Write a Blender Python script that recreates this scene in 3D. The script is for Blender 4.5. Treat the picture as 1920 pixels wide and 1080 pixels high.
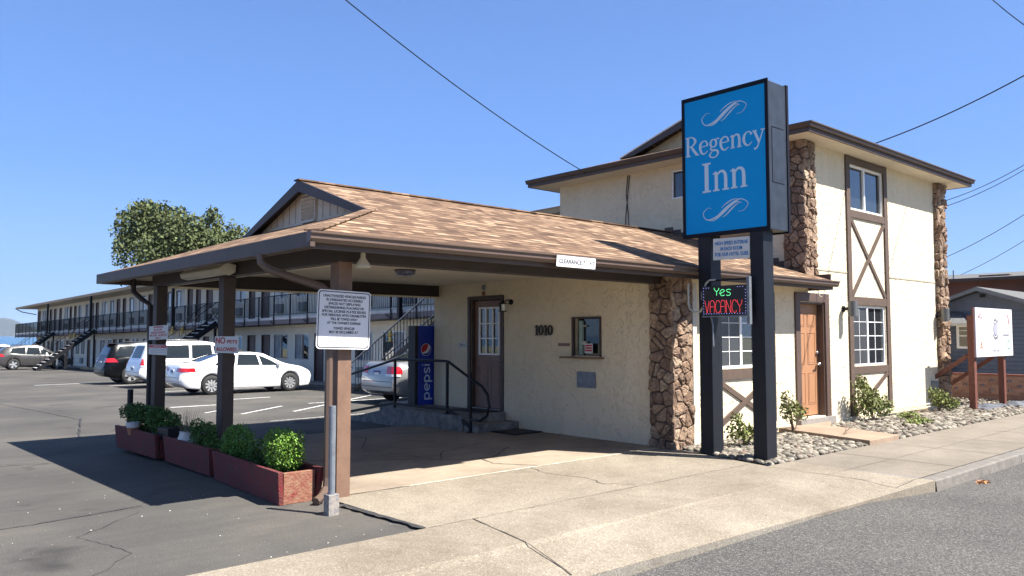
import bpy, bmesh, math, random
import numpy as np
from mathutils import Vector, Matrix
PI = math.pi; R = math.radians
sc = bpy.context.scene
for o in list(bpy.data.objects): bpy.data.objects.remove(o)
col = sc.collection
# ---------------------------------------------------------------- camera
cd = bpy.data.cameras.new('camera'); cam = bpy.data.objects.new('camera', cd); col.objects.link(cam); sc.camera = cam
cd.sensor_width = 36.0; cd.lens = 1490.75/1920*36; cd.clip_start = 0.05; cd.clip_end = 20000
yaw, pit, rol = .730838578, .0599342, -.000431
fw = Vector((math.sin(yaw)*math.cos(pit), math.cos(yaw)*math.cos(pit), math.sin(pit)))
rt = Vector((math.cos(yaw), -math.sin(yaw), 0)); up = rt.cross(fw)
rt, up = math.cos(rol)*rt+math.sin(rol)*up, -math.sin(rol)*rt+math.cos(rol)*up
M4 = Matrix((rt, up, -fw)).transposed().to_4x4(); M4.translation = (0, 0, 1.65); cam.matrix_world = M4
# ---------------------------------------------------------------- world, sun
w = bpy.data.worlds.new('World'); sc.world = w; w.use_nodes = True
nt = w.node_tree; nt.nodes.clear()
sky = nt.nodes.new('ShaderNodeTexSky'); sky.sky_type = 'NISHITA'; sky.sun_disc = False
sky.sun_elevation = R(54.6); sky.sun_rotation = R(154.2); sky.altitude = 0; sky.air_density = 1.0; sky.dust_density = 0.35; sky.ozone_density = 3.0
bg = nt.nodes.new('ShaderNodeBackground'); bg.inputs[1].default_value = 0.07
# the photo's air is very clear: blend the low band of the sky from the model's yellow-white to pale blue
tcw = nt.nodes.new('ShaderNodeTexCoord'); sx = nt.nodes.new('ShaderNodeSeparateXYZ'); nt.links.new(tcw.outputs['Generated'], sx.inputs[0])
rw = nt.nodes.new('ShaderNodeMapRange'); rw.inputs[1].default_value = 0.0; rw.inputs[2].default_value = 0.75; rw.inputs[3].default_value = .97; rw.inputs[4].default_value = .0; nt.links.new(sx.outputs[2], rw.inputs[0])
cw = nt.nodes.new('ShaderNodeValToRGB'); cw.color_ramp.elements[0].color = (1.75, 3.1, 5.3, 1); cw.color_ramp.elements[1].color = (.29, 1.08, 4.0, 1); cw.color_ramp.elements[1].position = .45; em_ = cw.color_ramp.elements.new(.2); em_.color = (.66, 1.74, 4.9, 1); nt.links.new(sx.outputs[2], cw.inputs[0])
mw = nt.nodes.new('ShaderNodeMix'); mw.data_type = 'RGBA'; nt.links.new(rw.outputs[0], mw.inputs[0]); nt.links.new(sky.outputs[0], mw.inputs[6]); nt.links.new(cw.outputs[0], mw.inputs[7])
wo = nt.nodes.new('ShaderNodeOutputWorld'); nt.links.new(mw.outputs[2], bg.inputs[0]); nt.links.new(bg.outputs[0], wo.inputs[0])
sd = bpy.data.lights.new('sun', 'SUN'); sd.energy = 5.0; sd.angle = R(0.5); sd.color = (1, .95, .87)
sun = bpy.data.objects.new('sun', sd); col.objects.link(sun)
sun.rotation_euler = Vector((-.31, .64, -1)).to_track_quat('-Z', 'Y').to_euler(); sun.location = (10, -20, 40)
sc.view_settings.view_transform = 'Standard'; sc.view_settings.look = 'None'; sc.view_settings.exposure = 1.56; sc.view_settings.gamma = 1
sc.render.engine = 'CYCLES'
random.seed(7)
# ---------------------------------------------------------------- materials
MT = {}
def mat(name, c, rough=.6, var=.12, vs=3., bump=0., bs=40., metal=0., spec=.5, emit=0., c2=None, coat=0., detail=6, island=0., alpha=None, trans=0.):
    if name in MT: return MT[name]
    m = bpy.data.materials.new(name); m.use_nodes = True; N = m.node_tree.nodes; L = m.node_tree.links
    b = N['Principled BSDF']; b.inputs['Roughness'].default_value = rough; b.inputs['Metallic'].default_value = metal
    b.inputs['Specular IOR Level'].default_value = spec; b.inputs['Coat Weight'].default_value = coat
    b.inputs['Transmission Weight'].default_value = trans
    tc = N.new('ShaderNodeTexCoord')
    src = None
    if var > 0:
        n = N.new('ShaderNodeTexNoise'); n.inputs['Scale'].default_value = vs; n.inputs['Detail'].default_value = detail; n.inputs['Roughness'].default_value = .65
        L.new(tc.outputs['Object'], n.inputs['Vector'])
        r = N.new('ShaderNodeValToRGB'); r.color_ramp.elements[0].position = .3; r.color_ramp.elements[1].position = .7
        ca = c2 if c2 else tuple(x*(1-var*1.6) for x in c); cb = c if c2 else tuple(min(1, x*(1+var)) for x in c)
        r.color_ramp.elements[0].color = (*ca, 1); r.color_ramp.elements[1].color = (*cb, 1)
        L.new(n.outputs['Fac'], r.inputs[0]); src = r.outputs[0]
    else:
        rgb = N.new('ShaderNodeRGB'); rgb.outputs[0].default_value = (*c, 1); src = rgb.outputs[0]
    if island > 0:
        g = N.new('ShaderNodeNewGeometry'); mr = N.new('ShaderNodeMapRange'); mr.inputs[3].default_value = 1-island; mr.inputs[4].default_value = 1+island
        L.new(g.outputs['Random Per Island'], mr.inputs[0])
        hv = N.new('ShaderNodeHueSaturation'); L.new(mr.outputs[0], hv.inputs['Value']); L.new(src, hv.inputs['Color']); src = hv.outputs[0]
    L.new(src, b.inputs['Base Color'])
    if emit > 0: L.new(src, b.inputs['Emission Color']); b.inputs['Emission Strength'].default_value = emit
    if bump > 0:
        n2 = N.new('ShaderNodeTexNoise'); n2.inputs['Scale'].default_value = bs; n2.inputs['Detail'].default_value = 5
        L.new(tc.outputs['Object'], n2.inputs['Vector'])
        bp = N.new('ShaderNodeBump'); bp.inputs['Strength'].default_value = bump; bp.inputs['Distance'].default_value = .02
        L.new(n2.outputs['Fac'], bp.inputs['Height']); L.new(bp.outputs[0], b.inputs['Normal'])
    MT[name] = m; return m
def nodes(name):
    m = bpy.data.materials.new(name); m.use_nodes = True; MT[name] = m
    N = m.node_tree.nodes; L = m.node_tree.links; return m, N, L, N['Principled BSDF'], N.new('ShaderNodeTexCoord')
def noise(N, L, vec, s, d=6, r=.6, dist=0):
    n = N.new('ShaderNodeTexNoise'); n.inputs['Scale'].default_value = s; n.inputs['Detail'].default_value = d; n.inputs['Roughness'].default_value = r; n.inputs['Distortion'].default_value = dist
    L.new(vec, n.inputs['Vector']); return n.outputs['Fac']
def ramp(N, L, fac, stops):
    r = N.new('ShaderNodeValToRGB'); e = r.color_ramp.elements
    while len(e) < len(stops): e.new(.5)
    for k, (p, c) in enumerate(stops): e[k].position = p; e[k].color = (*c, 1) if len(c) == 3 else c
    L.new(fac, r.inputs[0]); return r.outputs[0]
def mix(N, L, fac, a, b, mode='MIX'):
    m = N.new('ShaderNodeMix'); m.data_type = 'RGBA'; m.blend_type = mode
    if hasattr(fac, 'links'): L.new(fac, m.inputs[0])
    else: m.inputs[0].default_value = fac
    for s, i in ((a, 6), (b, 7)):
        if hasattr(s, 'links'): L.new(s, m.inputs[i])
        else: m.inputs[i].default_value = (*s, 1)
    return m.outputs[2]
def bump(N, L, b, h, st, dist=.02, prev=None):
    bp = N.new('ShaderNodeBump'); bp.inputs['Strength'].default_value = st; bp.inputs['Distance'].default_value = dist
    L.new(h, bp.inputs['Height']); L.new(bp.outputs[0], b.inputs['Normal'])
    if prev: L.new(prev, bp.inputs['Normal'])
    return bp.outputs[0]
def stucco(name, c, tint=(.5, .44, .33)):
    m, N, L, b, tc = nodes(name); v = tc.outputs['Object']; b.inputs['Roughness'].default_value = .9; b.inputs['Specular IOR Level'].default_value = .2
    f1 = noise(N, L, v, .8, 5); base = ramp(N, L, f1, [(.3, tuple(x*.91 for x in c)), (.7, c)])
    mp = N.new('ShaderNodeMapping'); mp.inputs['Scale'].default_value = (5, 5, .45); L.new(v, mp.inputs[0])   # rain streaks
    base = mix(N, L, .22, base, ramp(N, L, noise(N, L, mp.outputs[0], 1.3, 5, .65), [(.33, (.80, .77, .72)), (.52, (1, 1, 1))]), 'MULTIPLY')
    base = mix(N, L, .3, base, ramp(N, L, noise(N, L, v, 38, 2), [(.27, (.55, .5, .45)), (.36, (1, 1, 1))]), 'MULTIPLY')
    # trowel creases: thin curved dark dashes
    f2 = noise(N, L, v, 7, 2, .5, 1.6)
    cr = ramp(N, L, f2, [(.0, (0, 0, 0)), (.395, (0, 0, 0)), (.405, (1, 1, 1)), (.42, (0, 0, 0))])
    f3 = noise(N, L, v, 3.3, 2); msk = ramp(N, L, f3, [(.5, (0, 0, 0)), (.56, (1, 1, 1))])
    mm = mix(N, L, 1., cr, msk, 'MULTIPLY'); sm = N.new('ShaderNodeMath'); sm.operation = 'MULTIPLY'; sm.inputs[1].default_value = .75
    L.new(mm, sm.inputs[0]); L.new(mix(N, L, sm.outputs[0], base, tint), b.inputs['Base Color'])
    h = noise(N, L, v, 22, 6, .7, .8); n1 = bump(N, L, b, h, .5, .03)
    bump(N, L, b, ramp(N, L, f2, [(.36, (0, 0, 0)), (.46, (1, 1, 1))]), .5, .03, n1)
    return m
def shingle(name, axis):
    m, N, L, b, tc = nodes(name); b.inputs['Roughness'].default_value = .95; b.inputs['Specular IOR Level'].default_value = .15
    sp = N.new('ShaderNodeSeparateXYZ'); L.new(tc.outputs['Object'], sp.inputs[0]); cb = N.new('ShaderNodeCombineXYZ')
    a, d = (0, 1) if axis == 'x' else (1, 0)
    L.new(sp.outputs[a], cb.inputs[0]); L.new(sp.outputs[d], cb.inputs[1]); v = cb.outputs[0]
    def brick(w_, off, fr):
        t = N.new('ShaderNodeTexBrick'); t.inputs['Color1'].default_value = (0, 0, 0, 1); t.inputs['Color2'].default_value = (1, 1, 1, 1)
        t.inputs['Mortar'].default_value = (.5, .5, .5, 1); t.inputs['Scale'].default_value = 1; t.inputs['Brick Width'].default_value = w_; t.inputs['Row Height'].default_value = .135
        t.inputs['Mortar Size'].default_value = .001; t.offset = off; t.offset_frequency = fr; t.inputs['Bias'].default_value = 0
        L.new(v, t.inputs['Vector']); return t
    t1 = brick(.16, .37, 3); t2 = brick(.47, .61, 2)
    mx = mix(N, L, .45, t1.outputs[0], t2.outputs[0])
    bw = N.new('ShaderNodeRGBToBW'); L.new(mx, bw.inputs[0])
    c = ramp(N, L, bw.outputs[0], [(.1, (.095, .060, .042)), (.35, (.155, .100, .067)), (.6, (.24, .158, .104)), (.9, (.41, .285, .190))])
    g = noise(N, L, tc.outputs['Object'], 160, 2); c = mix(N, L, .55, c, ramp(N, L, g, [(.3, (.45, .42, .4)), (.7, (1, 1, 1))]), 'MULTIPLY')
    big = noise(N, L, tc.outputs['Object'], .6, 3); c = mix(N, L, .5, c, ramp(N, L, big, [(.3, (.78, .74, .72)), (.7, (1, 1, 1))]), 'MULTIPLY')
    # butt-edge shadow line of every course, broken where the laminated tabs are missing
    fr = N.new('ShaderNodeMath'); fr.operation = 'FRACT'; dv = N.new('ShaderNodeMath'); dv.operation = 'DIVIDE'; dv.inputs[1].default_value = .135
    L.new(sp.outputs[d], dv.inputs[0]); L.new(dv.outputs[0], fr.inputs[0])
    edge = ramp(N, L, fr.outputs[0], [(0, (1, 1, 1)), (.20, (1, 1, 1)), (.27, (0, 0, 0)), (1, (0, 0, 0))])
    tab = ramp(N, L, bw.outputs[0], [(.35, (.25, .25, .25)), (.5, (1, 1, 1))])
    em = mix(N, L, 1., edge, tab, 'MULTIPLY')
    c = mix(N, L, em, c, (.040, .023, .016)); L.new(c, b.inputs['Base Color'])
    bump(N, L, b, fr.outputs[0], .5, -.02)
    return m
def ground_mat(name, kind):
    m, N, L, b, tc = nodes(name); v = tc.outputs['Object']; b.inputs['Specular IOR Level'].default_value = .25
    if kind == 'lot':
        b.inputs['Roughness'].default_value = .88
        c = ramp(N, L, noise(N, L, v, .35, 6, .6), [(.3, (.060, .057, .053)), (.5, (.084, .079, .072)), (.72, (.125, .113, .096))])
        c = mix(N, L, .75, c, ramp(N, L, noise(N, L, v, 130, 2), [(.3, (.55, .55, .55)), (.6, (1, 1, 1)), (.75, (1.5, 1.45, 1.35))]), 'MULTIPLY')
        # streaks dragged along the lanes and dark oil spots
        mp = N.new('ShaderNodeMapping'); mp.inputs['Scale'].default_value = (.5, 4, 1); L.new(v, mp.inputs[0])
        c = mix(N, L, .5, c, ramp(N, L, noise(N, L, mp.outputs[0], .8, 5, .7), [(.35, (.72, .72, .74)), (.6, (1, 1, 1))]), 'MULTIPLY')
        c = mix(N, L, .8, c, ramp(N, L, noise(N, L, v, 1.1, 3, .5, .5), [(.28, (.45, .45, .47)), (.36, (1, 1, 1))]), 'MULTIPLY')
        bump(N, L, b, noise(N, L, v, 90, 4), .5, .01)
    elif kind == 'road':
        b.inputs['Roughness'].default_value = .9
        c = ramp(N, L, noise(N, L, v, .5, 5), [(.3, (.062, .060, .058)), (.7, (.086, .082, .077))])
        vo = N.new('ShaderNodeTexVoronoi'); vo.inputs['Scale'].default_value = 110; L.new(v, vo.inputs['Vector'])
        bw = N.new('ShaderNodeRGBToBW'); L.new(vo.outputs['Color'], bw.inputs[0])
        c = mix(N, L, .8, c, ramp(N, L, bw.outputs[0], [(.2, (.5, .5, .52)), (.6, (1, 1, 1)), (.85, (2.6, 2.5, 2.35))]), 'MULTIPLY')
        bump(N, L, b, vo.outputs['Distance'], .6, .008)
    else:
        b.inputs['Roughness'].default_value = .85
        cs = {'agg': [(.3, (.175, .148, .115)), (.7, (.265, .230, .183))], 'slab': [(.3, (.185, .150, .115)), (.7, (.32, .265, .200))], 'walk': [(.3, (.150, .130, .106)), (.7, (.200, .173, .143))], 'path': [(.3, (.23, .165, .12)), (.7, (.30, .225, .165))]}[kind]
        c = ramp(N, L, noise(N, L, v, .7, 6), cs)
        c = mix(N, L, .6, c, ramp(N, L, noise(N, L, v, 2.7, 5, .7, .6), [(.3, (.72, .70, .68)), (.55, (1, 1, 1))]), 'MULTIPLY')
        amt = {'agg': .8, 'walk': .6}.get(kind, .25)
        vo = N.new('ShaderNodeTexVoronoi'); vo.inputs['Scale'].default_value = 110 if kind != 'slab' else 150; L.new(v, vo.inputs['Vector'])
        bw = N.new('ShaderNodeRGBToBW'); L.new(vo.outputs['Color'], bw.inputs[0])
        spk = [(.15, (.60, .58, .55)), (.45, (.93, .93, .93)), (.8, (1.1, 1.1, 1.08)), (.95, (1.9, 1.9, 1.8))] if kind != 'walk' else [(.15, (.72, .70, .67)), (.45, (1, 1, 1)), (.9, (1.2, 1.2, 1.15))]
        c = mix(N, L, amt, c, ramp(N, L, bw.outputs[0], spk), 'MULTIPLY')
        bump(N, L, b, noise(N, L, v, 60, 4), .35, .008)
    L.new(c, b.inputs['Base Color']); return m
STU = stucco('stucco_cream', (.71, .615, .45)); STUW = mat('wall_painted', (.76, .71, .60), .9, .06, 1.5, .2, 30)
SHX = shingle('shingle_front', 'x'); SHY = shingle('shingle_side', 'y')
LOT = ground_mat('asphalt_lot', 'lot'); ROAD = ground_mat('asphalt_road', 'road'); AGG = ground_mat('aggregate', 'agg'); SLAB = ground_mat('slab', 'slab'); WALK = ground_mat('walk', 'walk'); PATHM = ground_mat('path_concrete', 'path')
BRN = mat('brown_fascia', (.072, .046, .034), .55, .12, 4, .08, 60); BRNL = mat('brown_gutter', (.105, .068, .050), .4, .06, 3)
BEAM = mat('beam_brown_shaded', (.028, .019, .019), .6, .12, 5, .1, 50); POSTM = mat('post_brown', (.165, .095, .062), .6, .12, 8, .12, 60)  # BEAM is the fascia brown with shade put into the colour
TIM = mat('timber_brown', (.088, .058, .042), .65, .12, 10, .15, 70); DKB = mat('dark_brown', (.055, .034, .028), .55, .1)
BLK = mat('black_metal', (.007, .007, .010), .5, .1, 20, spec=.3); BLK2 = mat('dark_navy_paint', (.0045, .006, .010), .5, .35, 6, .05, 30, c2=(.009, .011, .016), spec=.35)
WHT = mat('white_paint', (.80, .80, .79), .5, .04); OFF = mat('offwhite_plastic', (.46, .44, .37), .5, .08); CEIL = mat('ceiling_cream', (.72, .64, .50), .9, .06, 1.5, .15, 40)
GLS = mat('window_glass', (.018, .022, .026), .03, 0, spec=.9, coat=.6); GLB = mat('glass_dark', (.006, .010, .012), .04, 0, spec=.8)
BLIND = mat('blinds', (.30, .30, .29), .8, .05); CURT = mat('curtain', (.33, .35, .36), .9, .2, 3)
ODOOR = mat('orange_door', (.33, .165, .085), .45, .04, 2); RDOOR = mat('brown_door', (.20, .115, .085), .5, .1, 6); WDOOR = mat('maroon_door', (.10, .058, .052), .5, .1)
STEEL = mat('steel', (.45, .45, .46), .3, .1, 10, metal=.9); GALV = mat('galvanised', (.20, .22, .25), .5, .2, 12, metal=.4); BRASS = mat('brass', (.75, .50, .12), .3, .1, 5, metal=.6)
RED = mat('red_paint', (.42, .008, .012), .5, .05); BLUE = mat('sign_blue', (.002, .27, .60), .7, .03, 1, spec=.15); LET = mat('sign_letter', (.50, .60, .68), .5, .02); INK = mat('ink_black', (.012, .012, .014), .6, 0)
SGN = mat('sign_white', (.62, .62, .64), .45, .04, 3); SGN2 = mat('sign_offwhite', (.55, .545, .51), .5, .06, 3); CYAN = mat('ink_blue', (.02, .16, .38), .5, 0)
PEP = mat('pepsi_blue', (.010, .050, .46), .3, .25, 1.2, c2=(.010, .022, .24)); REDW = mat('planter_red', (.17, .018, .020), .8, .35, 9, .6, 50, c2=(.075, .030, .026)); RAWW = mat('raw_wood', (.26, .15, .09), .85, .3, 12, .6, 40, c2=(.17, .03, .022))
SOIL = mat('soil', (.035, .025, .018), 1, .3, 20, .6, 60); CONC = mat('concrete_grey', (.22, .20, .18), .9, .25, 4, .3, 40); CONCD = mat('concrete_step', (.20, .19, .18), .9, .35, 6, .4, 30)
TYRE = mat('tyre', (.018, .018, .019), .8, .1); RIM = mat('alloy', (.62, .63, .65), .3, .05, metal=.7); DPL = mat('dark_plastic', (.02, .02, .022), .6, 0)
CARG = mat('car_glass', (.010, .014, .016), .03, 0, spec=.5, coat=0.); TAIL = mat('tail_red', (.50, .010, .014), .12, .1, 12, coat=1.); LAMPW = mat('lamp_clear', (.6, .62, .64), .1, .1, 20, coat=1.)
PWH = mat('paint_white', (.80, .80, .80), .25, 0, coat=1.); PBK = mat('paint_black', (.004, .0045, .006), .22, 0, coat=.0, spec=.2); PGR = mat('paint_grey', (.045, .043, .043), .3, 0, metal=.0, coat=.3); PSV = mat('paint_silver', (.27, .275, .275), .28, 0, metal=.45, coat=1.)
CRACK = mat('crack', (.06, .05, .04), .95, .2); MARK = mat('road_paint', (.70, .70, .68), .8, .3, 6, c2=(.35, .34, .33)); JNT = mat('joint_pale', (.62, .54, .42), .9, .25, 6)
def stone_mat():
    m, N, L, b, tc = nodes('stone_veneer'); v = tc.outputs['Object']; b.inputs['Roughness'].default_value = .85
    g = N.new('ShaderNodeNewGeometry')
    c = ramp(N, L, g.outputs['Random Per Island'], [(0, (.23, .15, .10)), (.3, (.38, .265, .185)), (.55, (.50, .37, .265)), (.8, (.29, .20, .15)), (1, (.60, .49, .36))])
    c = mix(N, L, .85, c, ramp(N, L, noise(N, L, v, 11, 6, .75, 1.2), [(.32, (.30, .25, .24)), (.5, (.8, .74, .70)), (.66, (1.5, 1.42, 1.32))]), 'MULTIPLY')
    L.new(c, b.inputs['Base Color']); bump(N, L, b, noise(N, L, v, 18, 7, .75, 1.5), 1., .06); return m
STONE = stone_mat(); MORT = mat('mortar', (.10, .07, .055), .95, .2, 10, .4, 40)
def rock_mat():
    m, N, L, b, tc = nodes('river_rock'); b.inputs['Roughness'].default_value = .8; g = N.new('ShaderNodeNewGeometry')
    c = ramp(N, L, g.outputs['Random Per Island'], [(0, (.05, .043, .035)), (.3, (.13, .113, .088)), (.6, (.20, .175, .138)), (.85, (.29, .262, .21)), (1, (.12, .072, .055))])
    c = mix(N, L, .5, c, ramp(N, L, noise(N, L, tc.outputs['Object'], 30, 4), [(.3, (.6, .6, .6)), (.6, (1, 1, 1))]), 'MULTIPLY')
    L.new(c, b.inputs['Base Color']); return m
ROCK = rock_mat()
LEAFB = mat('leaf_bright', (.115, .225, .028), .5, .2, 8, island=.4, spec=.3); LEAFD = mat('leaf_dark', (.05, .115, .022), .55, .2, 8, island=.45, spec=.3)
LEAFO = mat('leaf_oak', (.115, .130, .048), .7, .35, .35, island=.5, spec=.2, c2=(.050, .072, .032)); LEAFS = mat('leaf_shrub', (.15, .17, .055), .7, .2, 8, island=.45, spec=.2); BARK = mat('bark', (.12, .085, .06), .9, .3, 6, .5, 20)
TERRA = mat('terracotta', (.42, .17, .085), .8, .1); POTW = mat('pot_white', (.60, .58, .55), .5, .2, 8)
# ---------------------------------------------------------------- mesh helpers
BASE = {}
def tag(o, label=None, cat=None, group=None, kind=None):
    if label: o['label'] = label
    if cat: o['category'] = cat
    if group: o['group'] = group
    if kind: o['kind'] = kind
    return o
def thing(name, label, cat, base=(0, 0, 0), group=None):
    o = bpy.data.objects.new(name, None); col.objects.link(o); o.location = base; o.empty_display_size = .2
    BASE[o.name] = Vector(base); return tag(o, label, cat, group)
class MB:
    def __init__(s): s.v = []; s.f = []; s.m = []; s.cm = 0
    def add(s, vs, fs, mi=None):
        k = len(s.v); s.v += [tuple(p) for p in vs]; s.f += [tuple(i+k for i in f) for f in fs]; s.m += [s.cm if mi is None else mi]*len(fs); return s
    def box(s, x0, x1, y0, y1, z0, z1, mi=None):
        x0, x1 = sorted((x0, x1)); y0, y1 = sorted((y0, y1)); z0, z1 = sorted((z0, z1))
        return s.add([(x0, y0, z0), (x1, y0, z0), (x1, y1, z0), (x0, y1, z0), (x0, y0, z1), (x1, y0, z1), (x1, y1, z1), (x0, y1, z1)],
                     [(0, 3, 2, 1), (4, 5, 6, 7), (0, 1, 5, 4), (1, 2, 6, 5), (2, 3, 7, 6), (3, 0, 4, 7)], mi)
    def obox(s, c, ax, hs, mi=None):
        c = Vector(c); a = [Vector(x).normalized()*h for x, h in zip(ax, hs)]
        P = [c+sx*a[0]+sy*a[1]+sz*a[2] for sz in (-1, 1) for sx, sy in ((-1, -1), (1, -1), (1, 1), (-1, 1))]
        return s.add(P, [(0, 3, 2, 1), (4, 5, 6, 7), (0, 1, 5, 4), (1, 2, 6, 5), (2, 3, 7, 6), (3, 0, 4, 7)], mi)
    def bar(s, p, q, w_, h, upv=(0, 0, 1), mi=None):
        p, q = Vector(p), Vector(q); d = q-p; sx = d.cross(Vector(upv)).normalized(); u = sx.cross(d).normalized()
        return s.obox((p+q)/2, (d, sx, u), (d.length/2, w_/2, h/2), mi)
    def prism(s, poly, axis, a, b, mi=None):
        n = len(poly); f = {'x': lambda p, t: (t, p[0], p[1]), 'y': lambda p, t: (p[0], t, p[1]), 'z': lambda p, t: (p[0], p[1], t)}[axis]
        vs = [f(p, a) for p in poly]+[f(p, b) for p in poly]
        return s.add(vs, [tuple(range(n)), tuple(range(2*n-1, n-1, -1))]+[(i, i+n, (i+1) % n+n, (i+1) % n) for i in range(n)], mi)
    def tube(s, pts, r, n=8, mi=None, cap=True):
        pts = [Vector(p) for p in pts]; rs = r if isinstance(r, (list, tuple)) else [r]*len(pts); rings = []; ref = None
        for i, p in enumerate(pts):
            d = (pts[min(i+1, len(pts)-1)]-pts[max(i-1, 0)]).normalized()
            if ref is None: ref = Vector((0, 0, 1)) if abs(d.z) < .9 else Vector((1, 0, 0))
            a = (ref-d*ref.dot(d)).normalized(); ref = a; b = d.cross(a)
            rings.append([p+rs[i]*(math.cos(2*PI*k/n)*a+math.sin(2*PI*k/n)*b) for k in range(n)])
        vs = [q for g in rings for q in g]; fs = []
        for i in range(len(rings)-1):
            for k in range(n): fs.append((i*n+k, i*n+(k+1) % n, (i+1)*n+(k+1) % n, (i+1)*n+k))
        if cap: fs += [tuple(range(n-1, -1, -1)), tuple(range((len(rings)-1)*n, len(rings)*n))]
        return s.add(vs, fs, mi)
    def lathe(s, prof, c=(0, 0, 0), n=24, axis='z', mi=None, a0=0, a1=2*PI):
        c = Vector(c); full = abs(a1-a0-2*PI) < 1e-6; k = n if full else n+1; vs = []
        for r, h in prof:
            for i in range(k):
                a = a0+(a1-a0)*i/n; x, y = r*math.cos(a), r*math.sin(a)
                vs.append(c+Vector({'z': (x, y, h), 'y': (x, h, y), 'x': (h, x, y)}[axis]))
        fs = []
        for j in range(len(prof)-1):
            for i in range(n if full else n):
                i2 = (i+1) % k; fs.append((j*k+i, j*k+i2, (j+1)*k+i2, (j+1)*k+i))
        return s.add(vs, fs, mi)
    def quad(s, a, b, c, d, mi=None): return s.add([a, b, c, d], [(0, 1, 2, 3)], mi)
    def build(s, name, mats, parent=None, smooth=False, bevel=0, seg=2, label=None):
        me = bpy.data.meshes.new(name); off = BASE[parent.name] if parent is not None else Vector((0, 0, 0))
        me.from_pydata([(x-off.x, y-off.y, z-off.z) for x, y, z in s.v], [], s.f)
        for m_ in (mats if isinstance(mats, (list, tuple)) else [mats]): me.materials.append(m_)
        me.polygons.foreach_set('material_index', s.m)
        if smooth: me.polygons.foreach_set('use_smooth', [True]*len(s.f))
        me.update(); o = bpy.data.objects.new(name, me); col.objects.link(o)
        if parent is not None: o.parent = parent
        BASE[o.name] = off
        if bevel:
            b = o.modifiers.new('bevel', 'BEVEL'); b.width = bevel; b.segments = seg; b.limit_method = 'ANGLE'; b.angle_limit = R(40)
        if label: o['label'] = label
        return o
def struct(o, kind='structure'): o['kind'] = kind; return o
def bx(name, m, parent, *a, bevel=0, label=None): return MB().box(*a).build(name, m, parent, bevel=bevel, label=label)
def text(s, c, right, upv, wd, ht, name, m, parent, depth=.002, label=None, bold=.0):
    """text fitted to a width and height, centred at c, a real raised lettering mesh"""
    cu = bpy.data.curves.new('t', 'FONT'); cu.body = s; cu.align_x = 'CENTER'; cu.extrude = .01; cu.offset = bold; cu.space_line = 1.25
    t = bpy.data.objects.new('t', cu); col.objects.link(t); bpy.context.view_layer.update()
    me = bpy.data.meshes.new_from_object(t.evaluated_get(bpy.context.evaluated_depsgraph_get())); bpy.data.objects.remove(t); bpy.data.curves.remove(cu)
    P = np.array([v.co[:] for v in me.vertices]); lo, hi = P.min(0), P.max(0); right = Vector(right).normalized(); upv = Vector(upv).normalized(); nn = right.cross(upv)
    mb = MB(); vs = []
    for p in P:
        u = ((p[0]-lo[0])/(hi[0]-lo[0])-.5)*wd; v_ = ((p[1]-lo[1])/(hi[1]-lo[1])-.5)*ht; d = (p[2]-lo[2])/(hi[2]-lo[2])*depth
        vs.append(Vector(c)+right*u+upv*v_+nn*d)
    mb.add(vs, [tuple(p.vertices) for p in me.polygons]); bpy.data.meshes.remove(me)
    return mb.build(name, m, parent, label=label)
def crom(pts, n=8):
    P = [np.array(p, float) for p in pts]
    if len(P) < 3: return P
    Q = [2*P[0]-P[1]]+P+[2*P[-1]-P[-2]]; out = []
    for i in range(1, len(Q)-2):
        for k in range(n):
            t = k/n; a, b, c, d = Q[i-1:i+3]
            out.append(.5*((2*b)+(c-a)*t+(2*a-5*b+4*c-d)*t*t+(3*b-a-3*c+d)*t**3))
    return out+[P[-1]]
def strokes(mb, sts, org, right, upv, sc_, depth=.003, sx=1.):
    """pen strokes with a width at each control point -> thin raised ribbons"""
    right = Vector(right).normalized(); upv = Vector(upv).normalized(); nn = right.cross(upv); org = Vector(org)
    for k, st in enumerate(sts):
        pts = crom(st); dz = depth+.0005*(k % 7); L_, R_ = [], []
        for i, p in enumerate(pts):
            d = pts[min(i+1, len(pts)-1)][:2]-pts[max(i-1, 0)][:2]; ln = math.hypot(*d) or 1; nx, ny = -d[1]/ln, d[0]/ln
            for lst, sg in ((L_, 1), (R_, -1)):
                lst.append(org+right*((p[0]+sg*nx*p[2]/2)*sc_*sx)+upv*((p[1]+sg*ny*p[2]/2)*sc_))
        n = len(L_); vs = [q+nn*dz for q in L_]+[q+nn*dz for q in R_]+L_+R_; fs = []
        for i in range(n-1):
            fs.append((i, n+i, n+i+1, i+1)); fs.append((2*n+i, i, i+1, 2*n+i+1)); fs.append((n+i, 3*n+i, 3*n+i+1, n+i+1))
        fs += [(0, 2*n, 3*n, n), (n-1, 2*n-1, 4*n-1, 3*n-1)]
        mb.add(vs, fs)
def ell(cx, cy, rx, ry, w0, w1, a0=0, a1=360, n=16):
    return [(cx+rx*math.cos(R(a0+(a1-a0)*i/n)), cy+ry*math.sin(R(a0+(a1-a0)*i/n)), w0+(w1-w0)*abs(math.cos(R(a0+(a1-a0)*i/n)))) for i in range(n+1)]
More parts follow.
